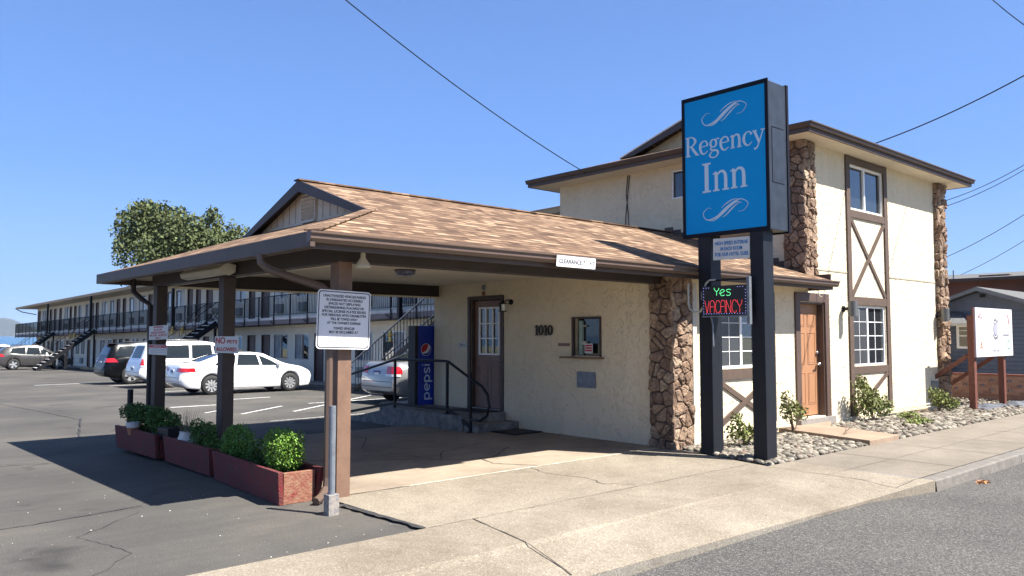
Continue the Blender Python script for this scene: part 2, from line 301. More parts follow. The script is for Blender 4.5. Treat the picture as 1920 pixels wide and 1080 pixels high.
SERIF = {
 'R': (.76, [[(.13, 0, .13), (.13, 1, .13)], [(0, .025, .05), (.28, .025, .05)], [(0, .975, .05), (.2, .975, .05)], [(.12, .975, .05), (.38, .965, .06), (.56, .75, .13), (.38, .52, .06), (.12, .50, .05)], [(.32, .51, .10), (.48, .26, .13), (.66, .03, .12)], [(.56, .025, .05), (.76, .025, .05)]]),
 'e': (.56, [[(.08, .37, .045), (.50, .40, .045)], [(.49, .40, .09), (.42, .60, .07), (.27, .66, .05), (.10, .53, .11), (.07, .32, .13), (.15, .08, .10), (.31, .01, .06), (.50, .13, .03)]]),
 'g': (.58, [ell(.25, .45, .16, .19, .05, .11), [(.36, .60, .04), (.46, .66, .05), (.56, .62, .08)], [(.17, .29, .04), (.09, .19, .06), (.20, .11, .09), (.42, .07, .09), (.50, -.06, .09), (.38, -.23, .06), (.18, -.25, .06), (.04, -.14, .08), (.12, .0, .05), (.22, .09, .04)]]),
 'n': (.66, [[(.15, 0, .12), (.15, .63, .12)], [(.02, .58, .03), (.15, .64, .08)], [(.15, .48, .04), (.30, .64, .07), (.45, .60, .10), (.50, .42, .12), (.50, 0, .12)], [(.03, .025, .05), (.27, .025, .05)], [(.38, .025, .05), (.62, .025, .05)]]),
 'c': (.54, [[(.47, .50, .12), (.40, .62, .07), (.27, .66, .05), (.11, .52, .11), (.07, .30, .13), (.15, .08, .10), (.31, .01, .06), (.49, .14, .03)]]),
 'y': (.60, [[(.08, .63, .12), (.31, .06, .12)], [(.52, .63, .05), (.31, .06, .06), (.20, -.18, .07), (.06, -.23, .11)], [(-.02, .635, .05), (.20, .635, .05)], [(.40, .635, .05), (.62, .635, .05)]]),
 'I': (.40, [[(.18, 0, .15), (.18, 1, .15)], [(.02, .03, .06), (.34, .03, .06)], [(.02, .97, .06), (.34, .97, .06)]]),
 '1': (.42, [[(.22, 0, .17), (.22, 1, .17)], [(.03, .78, .05), (.2, .93, .12)], [(.03, .03, .06), (.40, .03, .06)]]),
 '0': (.56, [ell(.27, .5, .19, .46, .06, .17)])}
def word(mb, s, c, right, upv, ht, width=None, depth=.004, table=None, descent=0):
    T = table or SERIF; tot = sum(T[ch][0] for ch in s); sx = (width/(tot*ht)) if width else 1.; x = 0
    right = Vector(right).normalized(); upv = Vector(upv).normalized(); o0 = Vector(c)-right*(tot*ht*sx/2)-upv*(ht/2)
    for ch in s:
        strokes(mb, T[ch][1], o0+right*(x*ht*sx), right, upv, ht, depth, sx); x += T[ch][0]
def vor(w_, h, cs, seed, gap=.010, jx=.52):
    """irregular stone outlines: clipped Voronoi cells on a w x h panel"""
    rnd = random.Random(seed); nx, ny = max(1, round(w_/cs)), max(1, round(h/cs)); S = []
    for j in range(ny):
        for i in range(nx):
            S.append(((i+.5+(.25 if j % 2 else -.2)+rnd.uniform(-jx, jx)*.8)*w_/nx, (j+.5+rnd.uniform(-jx, jx))*h/ny))
    out = []
    for i, (px, py) in enumerate(S):
        e = .0; poly = [(-e, 0), (w_+e, 0), (w_+e, h), (-e, h)]
        for k, (qx, qy) in enumerate(S):
            if k == i or math.hypot(qx-px, qy-py) > cs*3.2: continue
            mx_, my = (px+qx)/2, (py+qy)/2; dx, dy = qx-px, qy-py; ln = math.hypot(dx, dy); mx_ -= dx/ln*gap; my -= dy/ln*gap
            new = []
            for a in range(len(poly)):
                A, B = poly[a], poly[(a+1) % len(poly)]; sa = (A[0]-mx_)*dx+(A[1]-my)*dy; sb = (B[0]-mx_)*dx+(B[1]-my)*dy
                if sa <= 0: new.append(A)
                if sa*sb < 0: t = sa/(sa-sb); new.append((A[0]+t*(B[0]-A[0]), A[1]+t*(B[1]-A[1])))
            poly = new
            if len(poly) < 3: break
        if len(poly) >= 3: out.append(poly)
    return out
def stones(mb, org, right, upv, nrm, w_, h, cs, seed, th=.05):
    rnd = random.Random(seed+99); org, right, upv, nrm = map(Vector, (org, right, upv, nrm))
    for poly in vor(w_, h, cs, seed):
        # round the outline
        pts = []
        for a in range(len(poly)):
            A, B, C = poly[a-1], poly[a], poly[(a+1) % len(poly)]
            for t, (P, Q) in ((.72, (A, B)), (.28, (B, C))):
                pts.append((P[0]+(Q[0]-P[0])*t, P[1]+(Q[1]-P[1])*t))
            pts.append(((B[0]*.86+(A[0]+C[0])*.07), (B[1]*.86+(A[1]+C[1])*.07)))
        n = len(pts); cx_ = sum(p[0] for p in pts)/n; cy_ = sum(p[1] for p in pts)/n
        pts.sort(key=lambda p: math.atan2(p[1]-cy_, p[0]-cx_))
        T = th*rnd.uniform(.6, 1.6); rings = []
        tx, ty = rnd.uniform(-.5, .5), rnd.uniform(-.5, .5)
        for s_, d in ((1, 0), (1.0, .62), (.90, .92), (.5, 1.)):
            rings.append([org+right*(cx_+(p[0]-cx_)*s_)+upv*(cy_+(p[1]-cy_)*s_)+nrm*(T*d*(rnd.uniform(.72, 1.25)*(1+tx*(p[0]-cx_)*5+ty*(p[1]-cy_)*5) if d > .5 else 1)) for p in pts])
        vs = [q for r_ in rings for q in r_]+[org+right*cx_+upv*cy_+nrm*T]; fs = []
        for j in range(3):
            for i in range(n): fs.append((j*n+i, j*n+(i+1) % n, (j+1)*n+(i+1) % n, (j+1)*n+i))
        for i in range(n): fs.append((3*n+i, 3*n+(i+1) % n, 4*n))
        mb.add(vs, fs)
def leaves(mb, n, sampler, size, seed, asp=1.7, mi=None):
    rnd = random.Random(seed)
    for _ in range(n):
        c = sampler(rnd)
        if c is None: continue
        a = Vector((rnd.gauss(0, 1), rnd.gauss(0, 1), rnd.gauss(0, 1))).normalized(); b = a.orthogonal().normalized(); b.rotate(Matrix.Rotation(rnd.uniform(0, 6.28), 3, a))
        s_ = size*rnd.uniform(.6, 1.4); c = Vector(c); t = a.cross(b)
        mb.add([c-b*s_, c+t*s_/asp+a*s_*.15, c+b*s_, c-t*s_/asp+a*s_*.1], [(0, 1, 2, 3)], mi)
def lobes(L_, lo=.55):
    def f(rnd):
        cx_, cy_, cz_, rx, ry, rz = rnd.choices(L_, weights=[l[3]*l[4]*l[5] for l in L_])[0]
        d = Vector((rnd.gauss(0, 1), rnd.gauss(0, 1), rnd.gauss(0, 1))).normalized(); r_ = (lo+(1-lo)*rnd.random()**.6)*(1+.12*math.sin(7*d.x+3*cx_)*math.sin(6*d.z+cy_*5))
        return (cx_+d.x*rx*r_, cy_+d.y*ry*r_, cz_+d.z*rz*r_)
    return f
def G(y): return -.0115*max(0, y-8)      # the parking lot falls gently away towards the lake
exec_parts = []
# ================================================================ GROUND
def sheet(name, m, pts, label=None): return struct(MB().add(pts, [tuple(range(len(pts)))]).build(name, m))
mb = MB()
ys_ = [5.66, 8, 30, 60, 96]
for a, b in zip(ys_[:-1], ys_[1:]): mb.quad((-60, a, G(a)-.02), (17.5, a, G(a)-.02), (17.5, b, G(b)-.02), (-60, b, G(b)-.02))
struct(mb.build('parking_lot', LOT))
sheet('road', ROAD, [(-120, -9, -.13), (160, -9, -.13), (160, 3.9, -.13), (-120, 3.9, -.13)])
mb = MB()   # one big terrain sheet with the lake bed cut off behind it
for a in [(-3000, -3000, 3000, -9, -.16), (-3000, 3.9, -60, 96, -1.25), (17.5, 5.3, 3000, 96, -.35), (160, -9, 3000, 5.3, -.25), (-3000, 96, 3000, 170, -1.3)]:
    mb.quad((a[0], a[1], a[4]), (a[2], a[1], a[4]), (a[2], a[3], a[4]), (a[0], a[3], a[4]))
TER = mat('terrain_dry', (.20, .18, .12), .95, .3, .2, .2, 4, c2=(.10, .12, .06)); struct(mb.build('ground', TER))
m, N, L, b, tc = nodes('lake'); b.inputs['Base Color'].default_value = (.03, .09, .16, 1); b.inputs['Roughness'].default_value = .25; bump(N, L, b, noise(N, L, tc.outputs['Object'], .4, 4), .3, .2)
sheet('lake_water', m, [(-9000, 165, -1.45), (9000, 165, -1.45), (9000, 12000, -1.45), (-9000, 12000, -1.45)])
HILL = mat('hill_bluegrey', (.040, .050, .055), .95, .35, .004, c2=(.022, .032, .036))  # blue-grey base, part of the distance haze is in the colour
rnd = random.Random(3); mb = MB(); n = 160; depth = 6200.
prof = []
for i in range(n+1):
    t = i/n; px = -520+t*640     # ridge falling towards the lake on the right
    hgt = 640-612-0.28*(px-0) if px < 60 else max(0, 11-(px-60)*.18)
    hgt = max(0, hgt+6*math.sin(px*.021)+2*math.sin(px*.083)+rnd.uniform(-.5, .5)); prof.append((px, hgt))
vs = []
for px, h in prof:
    d = fw*1490.75+rt*(px-960); d.z = 0; d.normalize(); P = d*(depth/max(.5, d.dot(fw))); z = h/1490.75*depth*1.25
    for k, (s_, zz) in enumerate(((.90, 0), (.94, .55), (.97, .85), (1., 1.), (1.1, .0))):
        vs.append((P.x*s_, P.y*s_, -3+z*zz*(1+rnd.uniform(-.08, .08)*(0 < k < 3))))
mb.add(vs, [(i*5+k, (i+1)*5+k, (i+1)*5+k+1, i*5+k+1) for i in range(n) for k in range(4)])
struct(mb.build('hills', HILL, smooth=True))
# sidewalk, driveway apron, kerb
LIP = lambda x: 4.04-.043*(x-4.4)
mb = MB(); XA, XB = -4.0, 8.55
mb.add([(XA, LIP(XA), -.3), (XB, LIP(XB), -.3), (XA, LIP(XA), -.102), (XB, LIP(XB), -.102), (XA, LIP(XA)+.18, -.07), (XB, LIP(XB)+.18, -.07), (XA, 4.75, 0), (XB, 4.75, 0), (XA, 5.66, 0), (XB, 5.66, 0), (9.75, 3.625, -.003), (9.25, 5.66, 0), (9.20, 5.42, 0), (9.75, 4.75, 0), (9.75, 5.42, 0), (9.75, 3.625, -.3)],
 [(0, 1, 3, 2), (2, 3, 5, 4), (4, 5, 7, 6), (6, 7, 9, 8), (5, 3, 10), (5, 10, 7), (7, 10, 13), (7, 13, 14, 12, 11, 9), (1, 15, 10, 3)])
struct(mb.build('driveway_apron', AGG))
mb = MB(); mb.box(-60, XA, 3.62, 5.66, -.3, 0); mb.add([(9.75, 3.79, 0), (90, 3.79, 0), (90, 5.42, 0), (9.75, 5.42, 0), (9.75, 5.42, -.2), (90, 5.42, -.2)], [(0, 1, 2, 3), (3, 2, 5, 4)])
struct(mb.build('sidewalk', WALK))
mb = MB(); x = 9.75
while x < 90:
    x2 = x+3.05; mb.add([(x, 3.60, -.2), (x2-.012, 3.60, -.2), (x2-.012, 3.62, -.02), (x, 3.62, -.02), (x, 3.64, -.003), (x2-.012, 3.64, -.003), (x2-.012, 3.81, -.003), (x, 3.81, -.003)], [(0, 1, 2, 3), (3, 2, 5, 4), (4, 5, 6, 7)]); x = x2
struct(mb.build('kerb', mat('kerb_concrete', (.17, .155, .135), .9, .35, 6, .4, 30, c2=(.10, .09, .08)))); 
mb = MB(); mb.prism([(4.08, 5.66), (9.25, 5.66), (9.60, 7.2), (9.62, 7.36), (4.08, 7.36)], 'z', -.2, 0); struct(mb.build('aggregate_pad', AGG))
mb = MB(); mb.add([(4.14, 7.36, -.2), (9.62, 7.36, -.2), (9.62, 12.3, -.2), (4.3, 12.3, -.2), (4.14, 7.36, .0), (9.62, 7.36, .0), (9.62, 12.3, .0), (4.3, 12.3, .0)], [(4, 5, 6, 7), (0, 1, 5, 4), (3, 0, 4, 7), (2, 3, 7, 6)]); struct(mb.build('carport_slab', SLAB))
# joints and cracks
def SZ(q):      # height of the apron surface
    if q.x > 8.6 or q.y >= 4.75: return 0
    l = LIP(q.x)+.18; return -.07*min(1, (4.75-q.y)/(4.75-l))-(.032*(l-q.y)/.18 if q.y < l else 0)
def ribbon(mb, pts, w0, z=.004, rough=.3, seed=1):
    r_ = random.Random(seed); P = [Vector((a, b, 0)) for a, b in pts]; Q = [P[0]]
    for a, b in zip(P[:-1], P[1:]):
        k = max(2, int((b-a).length/.09))
        for i in range(1, k+1): Q.append(a.lerp(b, i/k)+Vector((r_.uniform(-1, 1), r_.uniform(-1, 1), 0))*.02*rough)
    vs = []
    for i, q in enumerate(Q):
        d = (Q[min(i+1, len(Q)-1)]-Q[max(i-1, 0)]).normalized(); nn = Vector((-d.y, d.x, 0)); ww = w0*(r_.uniform(.5, 1.2) if rough else 1)/2
        vs += [(q+nn*ww+Vector((0, 0, z+SZ(q)))) [:], (q-nn*ww+Vector((0, 0, z+SZ(q))))[:]]
    mb.add(vs, [(2*i, 2*i+1, 2*i+3, 2*i+2) for i in range(len(Q)-1)])
mb = MB(); ribbon(mb, [(5.0, 7.36), (9.55, 7.36)], .035, .004, .25); struct(mb.build('pale_joint', JNT))
mb = MB()
ribbon(mb, [(4.3, 7.36), (5.1, 7.36)], .02, .004, .3)
for x in (4.6,): ribbon(mb, [(x, 5.66), (x-.2, 4.75), (x-.34, 4.1)], .014, .005, .2, 3)
ribbon(mb, [(4.1, 5.655), (9.15, 5.655)], .007, .005, .4, 4)
for x in (9.15, 10.95, 12.5, 14.0, 15.5, 17.0, 18.5, 20.0, 21.5, 23): ribbon(mb, [(x, 5.4), (x, 3.8)], .012, .004, .05, int(x*7))
ribbon(mb, [(9.15, 4.62), (40, 4.62)], .006, .003, .1, 6); ribbon(mb, [(9.15, 3.79), (40, 3.79)], .008, .003, .1, 8)
ribbon(mb, [(7.9, 8.9), (7.1, 8.3), (6.5, 8.5), (5.6, 9.4), (5.0, 9.7)], .022, .005, 1, 9)
ribbon(mb, [(6.9, 8.35), (6.75, 7.9), (7.1, 7.36)], .02, .005, 1, 10); ribbon(mb, [(6.4, 8.55), (6.9, 9.2), (7.9, 9.5), (9.5, 9.3)], .018, .005, 1, 11)
ribbon(mb, [(6.9, 7.36), (6.75, 6.9), (6.9, 6.4), (6.75, 6.0), (7.0, 5.75)], .012, .005, 1, 12); ribbon(mb, [(6.4, 8.6), (6.2, 10.2), (6.9, 11.2), (6.8, 12.2)], .02, .005, 1, 13)
struct(mb.build('pavement_cracks', CRACK))
mb = MB()
ribbon(mb, [(-4, 8.1), (-.5, 8.0), (1.6, 8.15), (2.6, 8.35)], .02, -.015, .8, 61); ribbon(mb, [(-3, 12.2), (1.0, 12.6), (2.6, 12.3)], .03, -.05, .8, 62)
ribbon(mb, [(-6, 16.3), (0, 16.6), (5, 16.1), (9, 16.4)], .03, -.085, .8, 63); ribbon(mb, [(1.4, 5.9), (2.0, 6.6), (1.8, 7.4), (2.5, 8.1)], .007, -.015, 1, 64); ribbon(mb, [(3.4, 14.2), (4.6, 19), (4.2, 27), (5.1, 36)], .03, -.10, .8, 65)
struct(mb.build('asphalt_cracks', mat('tar_line', (.030, .029, .030), .8, .2)))
mb = MB()   # stall lines on the lot
def line(p, q, w_=.10):
    p = Vector((p[0], p[1], G(p[1])-.014)); q = Vector((q[0], q[1], G(q[1])-.014)); d = (q-p).normalized(); nn = Vector((-d.y, d.x, 0))*w_/2
    mb.quad(p-nn, q-nn, q+nn, p+nn)
line((8.75, 17.45), (13.2, 21.2), .08); line((7.6, 17.7), (9.3, 19.2), .08); line((7.1, 18.6), (8.1, 19.5), .07)
line((10.2, 19.5), (13.8, 19.5)); line((9.2, 22.6), (10.6, 22.7), .12); line((7.1, 20.9), (8.4, 20.9), .14); line((8.8, 28.2), (13, 28.2), .1); line((7.2, 37.0), (9.2, 37.2), .14)
line((7.3, 15.6), (9.6, 15.7), .05); line((9.2, 34), (13, 34), .1)
struct(mb.build('stall_markings', MARK))
mb = MB()   # cold patch and broken lip where the lot meets the apron
ribbon(mb, [(4.03, 7.0), (4.05, 6.3), (4.07, 5.68)], .07, .003, .5, 21); struct(mb.build('asphalt_lip', mat('fresh_asphalt', (.03, .03, .032), .9, .3, 20, .5, 60)))
# beds of river stone
struct(MB().add([(9.18, 5.40, -.03), (13.3, 5.40, -.03), (13.7, 7.2, -.03), (9.55, 7.2, -.03)], [(0, 1, 2, 3)]).build('bed_soil', SOIL))
BEDG = mat('gravel_bed', (.42, .36, .27), 1, .4, 30, .8, 60, c2=(.20, .17, .13))
struct(MB().add([(13.2, 5.42, -.03), (60, 5.42, -.03), (60, 7.2, -.03), (13.9, 7.2, -.03)], [(0, 1, 2, 3)]).add([(20.1, 7.2, -.03), (60, 7.2, -.03), (60, 30, -.03), (20.1, 30, -.03)], [(0, 1, 2, 3)]).build('gravel_bed', BEDG))
def pebble(mb, c, rx, ry, rz, rot, rnd):
    vs = []; nr, ns = 3, 7
    for j in range(nr+1):
        ph = -PI/2*.3+(PI/2*1.3)*j/nr
        for i in range(ns):
            a = 2*PI*i/ns+rot; k = 1+rnd.uniform(-.12, .12); vs.append((c[0]+math.cos(a)*math.cos(ph)*rx*k*math.cos(rot)-math.sin(a)*math.cos(ph)*ry*k*math.sin(rot), c[1]+math.cos(a)*math.cos(ph)*rx*k*math.sin(rot)+math.sin(a)*math.cos(ph)*ry*k*math.cos(rot), c[2]+math.sin(ph)*rz))
    fs = [(j*ns+i, j*ns+(i+1) % ns, (j+1)*ns+(i+1) % ns, (j+1)*ns+i) for j in range(nr) for i in range(ns)]
    mb.add(vs, fs)
def inpoly(x, y, P):
    c = False
    for i in range(len(P)):
        a, b = P[i-1], P[i]
        if (a[1] > y) != (b[1] > y) and x < (b[0]-a[0])*(y-a[1])/(b[1]-a[1])+a[0]: c = not c
    return c
def rocks(name, poly, n, r0, r1, seed, label):
    rnd = random.Random(seed); mb = MB(); xs = [p[0] for p in poly]; ys = [p[1] for p in poly]; k = 0
    while k < n:
        x, y = rnd.uniform(min(xs), max(xs)), rnd.uniform(min(ys), max(ys))
        if not inpoly(x, y, poly): continue
        r_ = r0+(r1-r0)*rnd.random()**2; pebble(mb, (x, y, -.02+rnd.uniform(0, .035)), r_*1.2, r_*.9, r_*.62, rnd.uniform(0, 3), rnd); k += 1
    o = mb.build(name, ROCK, smooth=True); tag(o, label, 'stones', kind='stuff')
rocks('river_stones', [(9.72, 7.1), (9.32, 5.50), (9.36, 5.46), (13.0, 5.45), (12.45, 6.95), (12.5, 7.15)], 2500, .026, .066, 5, 'rounded river stones round the sign posts in front of the office')
rocks('river_stones', [(13.25, 5.46), (20.5, 5.46), (22.5, 5.5), (22.3, 6.3), (19.5, 6.9), (14.2, 7.15), (13.7, 6.7)], 3600, .022, .068, 6, 'pale river stones along the two-storey wall beyond the door path')
rocks('gravel', [(19.0, 5.6), (27, 5.6), (23.5, 9.0), (20.3, 9.5), (20.2, 6.9)], 2600, .014, .04, 8, 'fine pale gravel under the white billboard')
pp = [(12.55, 7.2), (11.98, 5.0+.42), (13.15, 5.42), (13.75, 7.2), (14.5, 7.2)]
pp = [(12.5, 7.0), (12.07, 5.40), (13.12, 5.40), (13.55, 6.75), (14.5, 7.2), (12.6, 7.2)]
struct(MB().prism(pp, 'z', -.1, .075).build('door_path', PATHM, bevel=.01))
# ================================================================ MAIN BUILDING
bd = thing('motel_building', 'cream stucco motel office with shingled carport roof and two-storey end with stone corners', 'building', (11.8, 10, 0))
def holes_wall(mb, fixed, f0, f1, u0, u1, z0, z1, holes):
    """solid wall cut into blocks round its openings; fixed = 'x' or 'y' is the wall's normal"""
    us = sorted({u0, u1, *[h[0] for h in holes], *[h[1] for h in holes]}); zs = sorted({z0, z1, *[h[2] for h in holes], *[h[3] for h in holes]})
    for a, b in zip(us[:-1], us[1:]):
        for c, d in zip(zs[:-1], zs[1:]):
            if a < u0 or b > u1 or c < z0 or d > z1 or any(h[0] <= a and b <= h[1] and h[2] <= c and d <= h[3] for h in holes): continue
            if fixed == 'x': mb.box(f0, f1, a, b, c, d)
            else: mb.box(a, b, f0, f1, c, d)
W1 = (10.84, 12.28, 1.13, 2.12); DO = (13.37, 14.30, .17, 2.26); W2 = (15.46, 16.97, 1.05, 2.24); UW = (15.46, 17.0, 4.17, 5.07)
mb = MB(); holes_wall(mb, 'y', 7.2, 7.45, 9.64, 13.6, -.3, 2.68, [W1, (13.37, 13.6, .17, 2.26)])
holes_wall(mb, 'y', 7.2, 7.45, 13.6, 20.1, -.3, 5.45, [(13.6, 14.30, .17, 2.26), W2, UW])
mb.box(19.85, 20.1, 7.45, 13.4, -.3, 5.45); mb.box(13.85, 19.85, 13.2, 13.43, -.3, 5.45)
mb.build('front_wall', STU, bd)
mb = MB(); holes_wall(mb, 'x', 9.62, 9.85, 7.45, 13.1, -.1, 2.72, [(8.58, 9.22, 1.32, 1.95), (11.03, 11.92, .27, 2.33)]); mb.box(9.85, 13.6, 12.9, 13.1, -.3, 2.72)
mb.build('office_wall', STU, bd)
mb = MB(); holes_wall(mb, 'x', 13.6, 13.85, 7.45, 13.43, 2.6, 5.5, [(9.1, 10.14, 4.52, 5.12)]); mb.build('upper_side_wall', STU, bd)
bx('plinth', STU, bd, 9.597, 9.62, 7.45, 10.72, -.1, .265); MB().box(10.2, 12.55, 7.17, 7.2, -.1, .16).box(14.52, 19.8, 7.17, 7.2, -.3, .075).build('plinth', STU, bd)
bx('light_block', DPL, bd, 10.2, 13.5, 7.9, 12.8, 0, 2.5); bx('light_block', DPL, bd, 14.4, 19.6, 7.9, 13, 0, 5.3)  # unseen dark blocks added to keep light out behind the openings
# low hip roof over office and carport
E0, S1 = 2.62, .343; ez = lambda d: E0+S1*d
mb = MB(); mb.add([(3.5, 6.7, E0), (13.76, 6.7, E0), (13.76, 7.195, ez(.495)), (13.6, 7.195, ez(.495)), (13.6, 10.2, ez(3.5)), (5.15, 10.2, ez(3.5)), (5.15, 8.35, ez(1.65))], [tuple(range(7))])
mb.add([(13.6, 13.7, E0), (3.5, 13.7, E0), (5.15, 12.05, ez(1.65)), (5.15, 10.2, ez(3.5)), (13.6, 10.2, ez(3.5))], [tuple(range(5))])
rf = mb.build('roof', SHX, bd)
MB().add([(3.5, 13.7, E0), (3.5, 6.7, E0), (5.15, 8.35, ez(1.65)), (5.42, 8.62, ez(1.92)), (5.42, 11.78, ez(1.92)), (5.15, 12.05, ez(1.65))], [tuple(range(6))]).build('roof_hip', SHY, bd)
mb = MB()   # ridge and hip caps
mb.bar((5.1, 10.2, 3.825), (13.6, 10.2, 3.825), .16, .02); mb.bar((3.52, 6.72, 2.632), (5.14, 8.34, 3.19), .15, .012); mb.build('ridge_cap', SHX, bd)
# soffit following the slope, fascia, gutters
t = .085
MB().add([(3.53, 6.73, E0-t), (13.74, 6.73, E0-t), (13.74, 7.3, ez(.57)-t), (4.1, 7.3, ez(.6)-t)], [(0, 1, 2, 3)]).add([(3.53, 6.73, E0-t), (4.13, 7.33, ez(.6)-t), (4.13, 13.1, ez(.6)-t), (3.53, 13.68, E0-t)], [(0, 1, 2, 3)]).add([(3.53, 13.68, E0-t), (4.13, 13.1, ez(.6)-t), (9.8, 13.1, ez(.6)-t), (9.8, 13.68, E0-t)], [(0, 1, 2, 3)]).build('soffit', CEIL, bd)
bx('carport_ceiling', CEIL, bd, 4.29, 9.64, 7.46, 12.96, 2.655, 2.70)
mb = MB(); mb.box(3.53, 13.74, 6.73, 6.765, 2.465, 2.60); mb.box(3.53, 3.565, 6.765, 13.67, 2.465, 2.60); mb.box(3.53, 13.6, 13.64, 13.67, 2.465, 2.60); mb.box(13.72, 13.745, 6.765, 7.19, 2.465, 2.75)
mb.build('fascia', BRN, bd)
gp = [(6.725, 2.61), (6.725, 2.515), (6.67, 2.515), (6.64, 2.55), (6.64, 2.585), (6.62, 2.60), (6.62, 2.618), (6.632, 2.618), (6.632, 2.605), (6.70, 2.60)]
gt = MB().prism(gp, 'x', 3.47, 13.78).build('gutter', BRNL, bd)
gp2 = [(p[0]-6.725+3.527, p[1]) for p in gp]
MB().box(3.475, 3.529, 6.66, 13.72, 2.47, 2.618).build('gutter', BRN, bd, bevel=.006); MB().prism(gp, 'x', 13.782, 13.80).build('gutter_end', BRN, bd)
MB().box(4.13, 9.75, 7.30, 7.48, 2.42, 2.74).build('beam', BEAM, bd, bevel=.004); MB().box(4.13, 4.29, 7.48, 12.94, 2.42, 2.74).build('beam', BEAM, bd, bevel=.004); MB().box(4.13, 9.75, 12.94, 13.12, 2.43, 2.74).build('beam', BEAM, bd, bevel=.004)
MB().box(4.295, 4.32, 7.5, 12.9, 2.42, 2.45).box(4.3, 9.6, 12.915, 12.937, 2.40, 2.432).build('beam_trim', CEIL, bd)
MB().bar((3.56, 12.5, 2.5), (4.12, 12.95, 2.66), .08, .06).build('rafter_tail', CEIL, bd)
for y0, y1 in ((7.3, 7.48), (10.28, 10.46), (12.9, 13.08)):
    MB().box(4.14, 4.30, y0, y1, -.02 if y0 < 8 else -.1, 2.42).build('post', POSTM if y0 < 8 else mat('post_shaded', (.045, .029, .025), .6, .15, 8, .12, 60), bd, bevel=.006, label='tan painted post with chipped foot' if y0 < 8 else None)  # inner posts get a darker copy of the brown, shade in the colour
# carport gable end
mb = MB(); mb.add([(5.30, 8.4, ez(1.70)), (5.30, 12.0, ez(1.70)), (5.30, 10.2, ez(3.5)-.02)], [(0, 2, 1)]); mb.cm = 1
for k in range(-7, 8):
    y = 10.2+k*.2; h = ez(3.5)-.03-S1*abs(y-10.2)
    if h > ez(1.95) and k: mb.box(5.295, 5.2985, y-.004, y+.004, ez(1.9), h)
gw = mb.build('gable_wall', [mat('gable_siding', (.60, .51, .40), .8, .08, 6), mat('groove_shade', (.22, .17, .13), .9, 0)], bd)
mb = MB(); mb.box(5.26, 5.295, 9.96, 9.99, 3.27, 3.62).box(5.26, 5.295, 10.36, 10.39, 3.27, 3.62).box(5.26, 5.295, 9.99, 10.36, 3.24, 3.275).box(5.26, 5.295, 9.99, 10.36, 3.615, 3.65)
for k in range(6): mb.obox((5.265, 10.175, 3.30+k*.055), ((0, 1, 0), (1, 0, -1.0), (1, 0, 1)), (.185, .028, .004))
vt = mb.build('gable_vent', mat('vent_paint', (.58, .50, .40), .7, .05), bd); bx('vent_dark', DPL, vt, 5.290, 5.2975, 9.99, 10.36, 3.27, 3.62)
for s_ in (-1, 1):
    P0 = (5.17, 10.2+s_*1.93, ez(1.57)+.0); P1 = (5.17, 10.2, ez(3.5)-.075)
    y0 = 10.2+s_*1.95; z0 = ez(1.55); q = [(y0, z0), (10.2, ez(3.5)+.005), (10.2, ez(3.5)-.155), (10.2+s_*1.62, z0+.015)]
    MB().prism(q, 'x', 5.125, 5.16).build('barge_board', mat('barge_dark', (.05, .037, .037), .55, .1), bd)
    q2 = [(y0, z0-.01), (10.2, ez(3.5)-.012), (10.2, ez(3.5)-.05), (10.2+s_*1.85, z0-.01)]; MB().prism(q2, 'x', 5.16, 5.299).build('gable_soffit', BEAM, bd)
# upper roof
E1, S2 = 5.385, .31; uz = lambda d: E1+S2*d; YM = 10.345; H = YM-6.72
mb = MB(); mb.add([(13.0, 6.72, E1), (20.95, 6.72, E1), (20.95-H, YM, uz(H)), (14.6, YM, uz(H)), (14.6, 8.32, uz(1.6))], [tuple(range(5))]).add([(20.95, 13.97, E1), (13.0, 13.97, E1), (14.6, 12.37, uz(1.6)), (14.6, YM, uz(H)), (20.95-H, YM, uz(H))], [tuple(range(5))]).build('upper_roof', SHX, bd)
MB().add([(13.0, 13.97, E1), (13.0, 6.72, E1), (14.6, 8.32, uz(1.6)), (14.9, 8.6, uz(1.9)), (14.9, 12.1, uz(1.9)), (14.6, 12.37, uz(1.6))], [tuple(range(6))]).add([(20.95, 6.72, E1), (20.95, 13.97, E1), (20.95-H, YM, uz(H))], [(0, 1, 2)]).build('upper_roof_hip', SHY, bd)
mb = MB(); mb.box(13.02, 20.93, 6.74, 6.775, 5.225, 5.375); mb.box(13.02, 13.055, 6.775, 13.92, 5.225, 5.375); mb.box(20.895, 20.93, 6.775, 13.95, 5.225, 5.375); mb.box(13.02, 20.93, 13.92, 13.95, 5.225, 5.375); mb.build('upper_fascia', BRN, bd)
MB().prism([(6.737, 5.372), (6.737, 5.30), (6.70, 5.30), (6.685, 5.33), (6.685, 5.36), (6.66, 5.37), (6.66, 5.39), (6.70, 5.392)], 'x', 12.96, 20.97).build('upper_gutter', BRN, bd); MB().prism([(13.017, 5.372), (13.017, 5.30), (12.99, 5.30), (12.97, 5.33), (12.95, 5.37), (12.95, 5.39)], 'y', 6.7, 13.97).build('upper_gutter', BRN, bd)
MB().box(13.055, 20.895, 6.775, 7.2, 5.235, 5.25).box(13.055, 13.6, 7.2, 13.92, 5.235, 5.25).box(20.1, 20.895, 7.2, 13.92, 5.235, 5.25).box(13.6, 20.1, 13.43, 13.92, 5.235, 5.25).build('upper_soffit', CEIL, bd)
MB().add([(14.9, 8.7, uz(1.8)), (14.9, 12.0, uz(1.8)), (14.9, YM, uz(H)-.03)], [(0, 2, 1)]).build('upper_gable_wall', STU, bd)
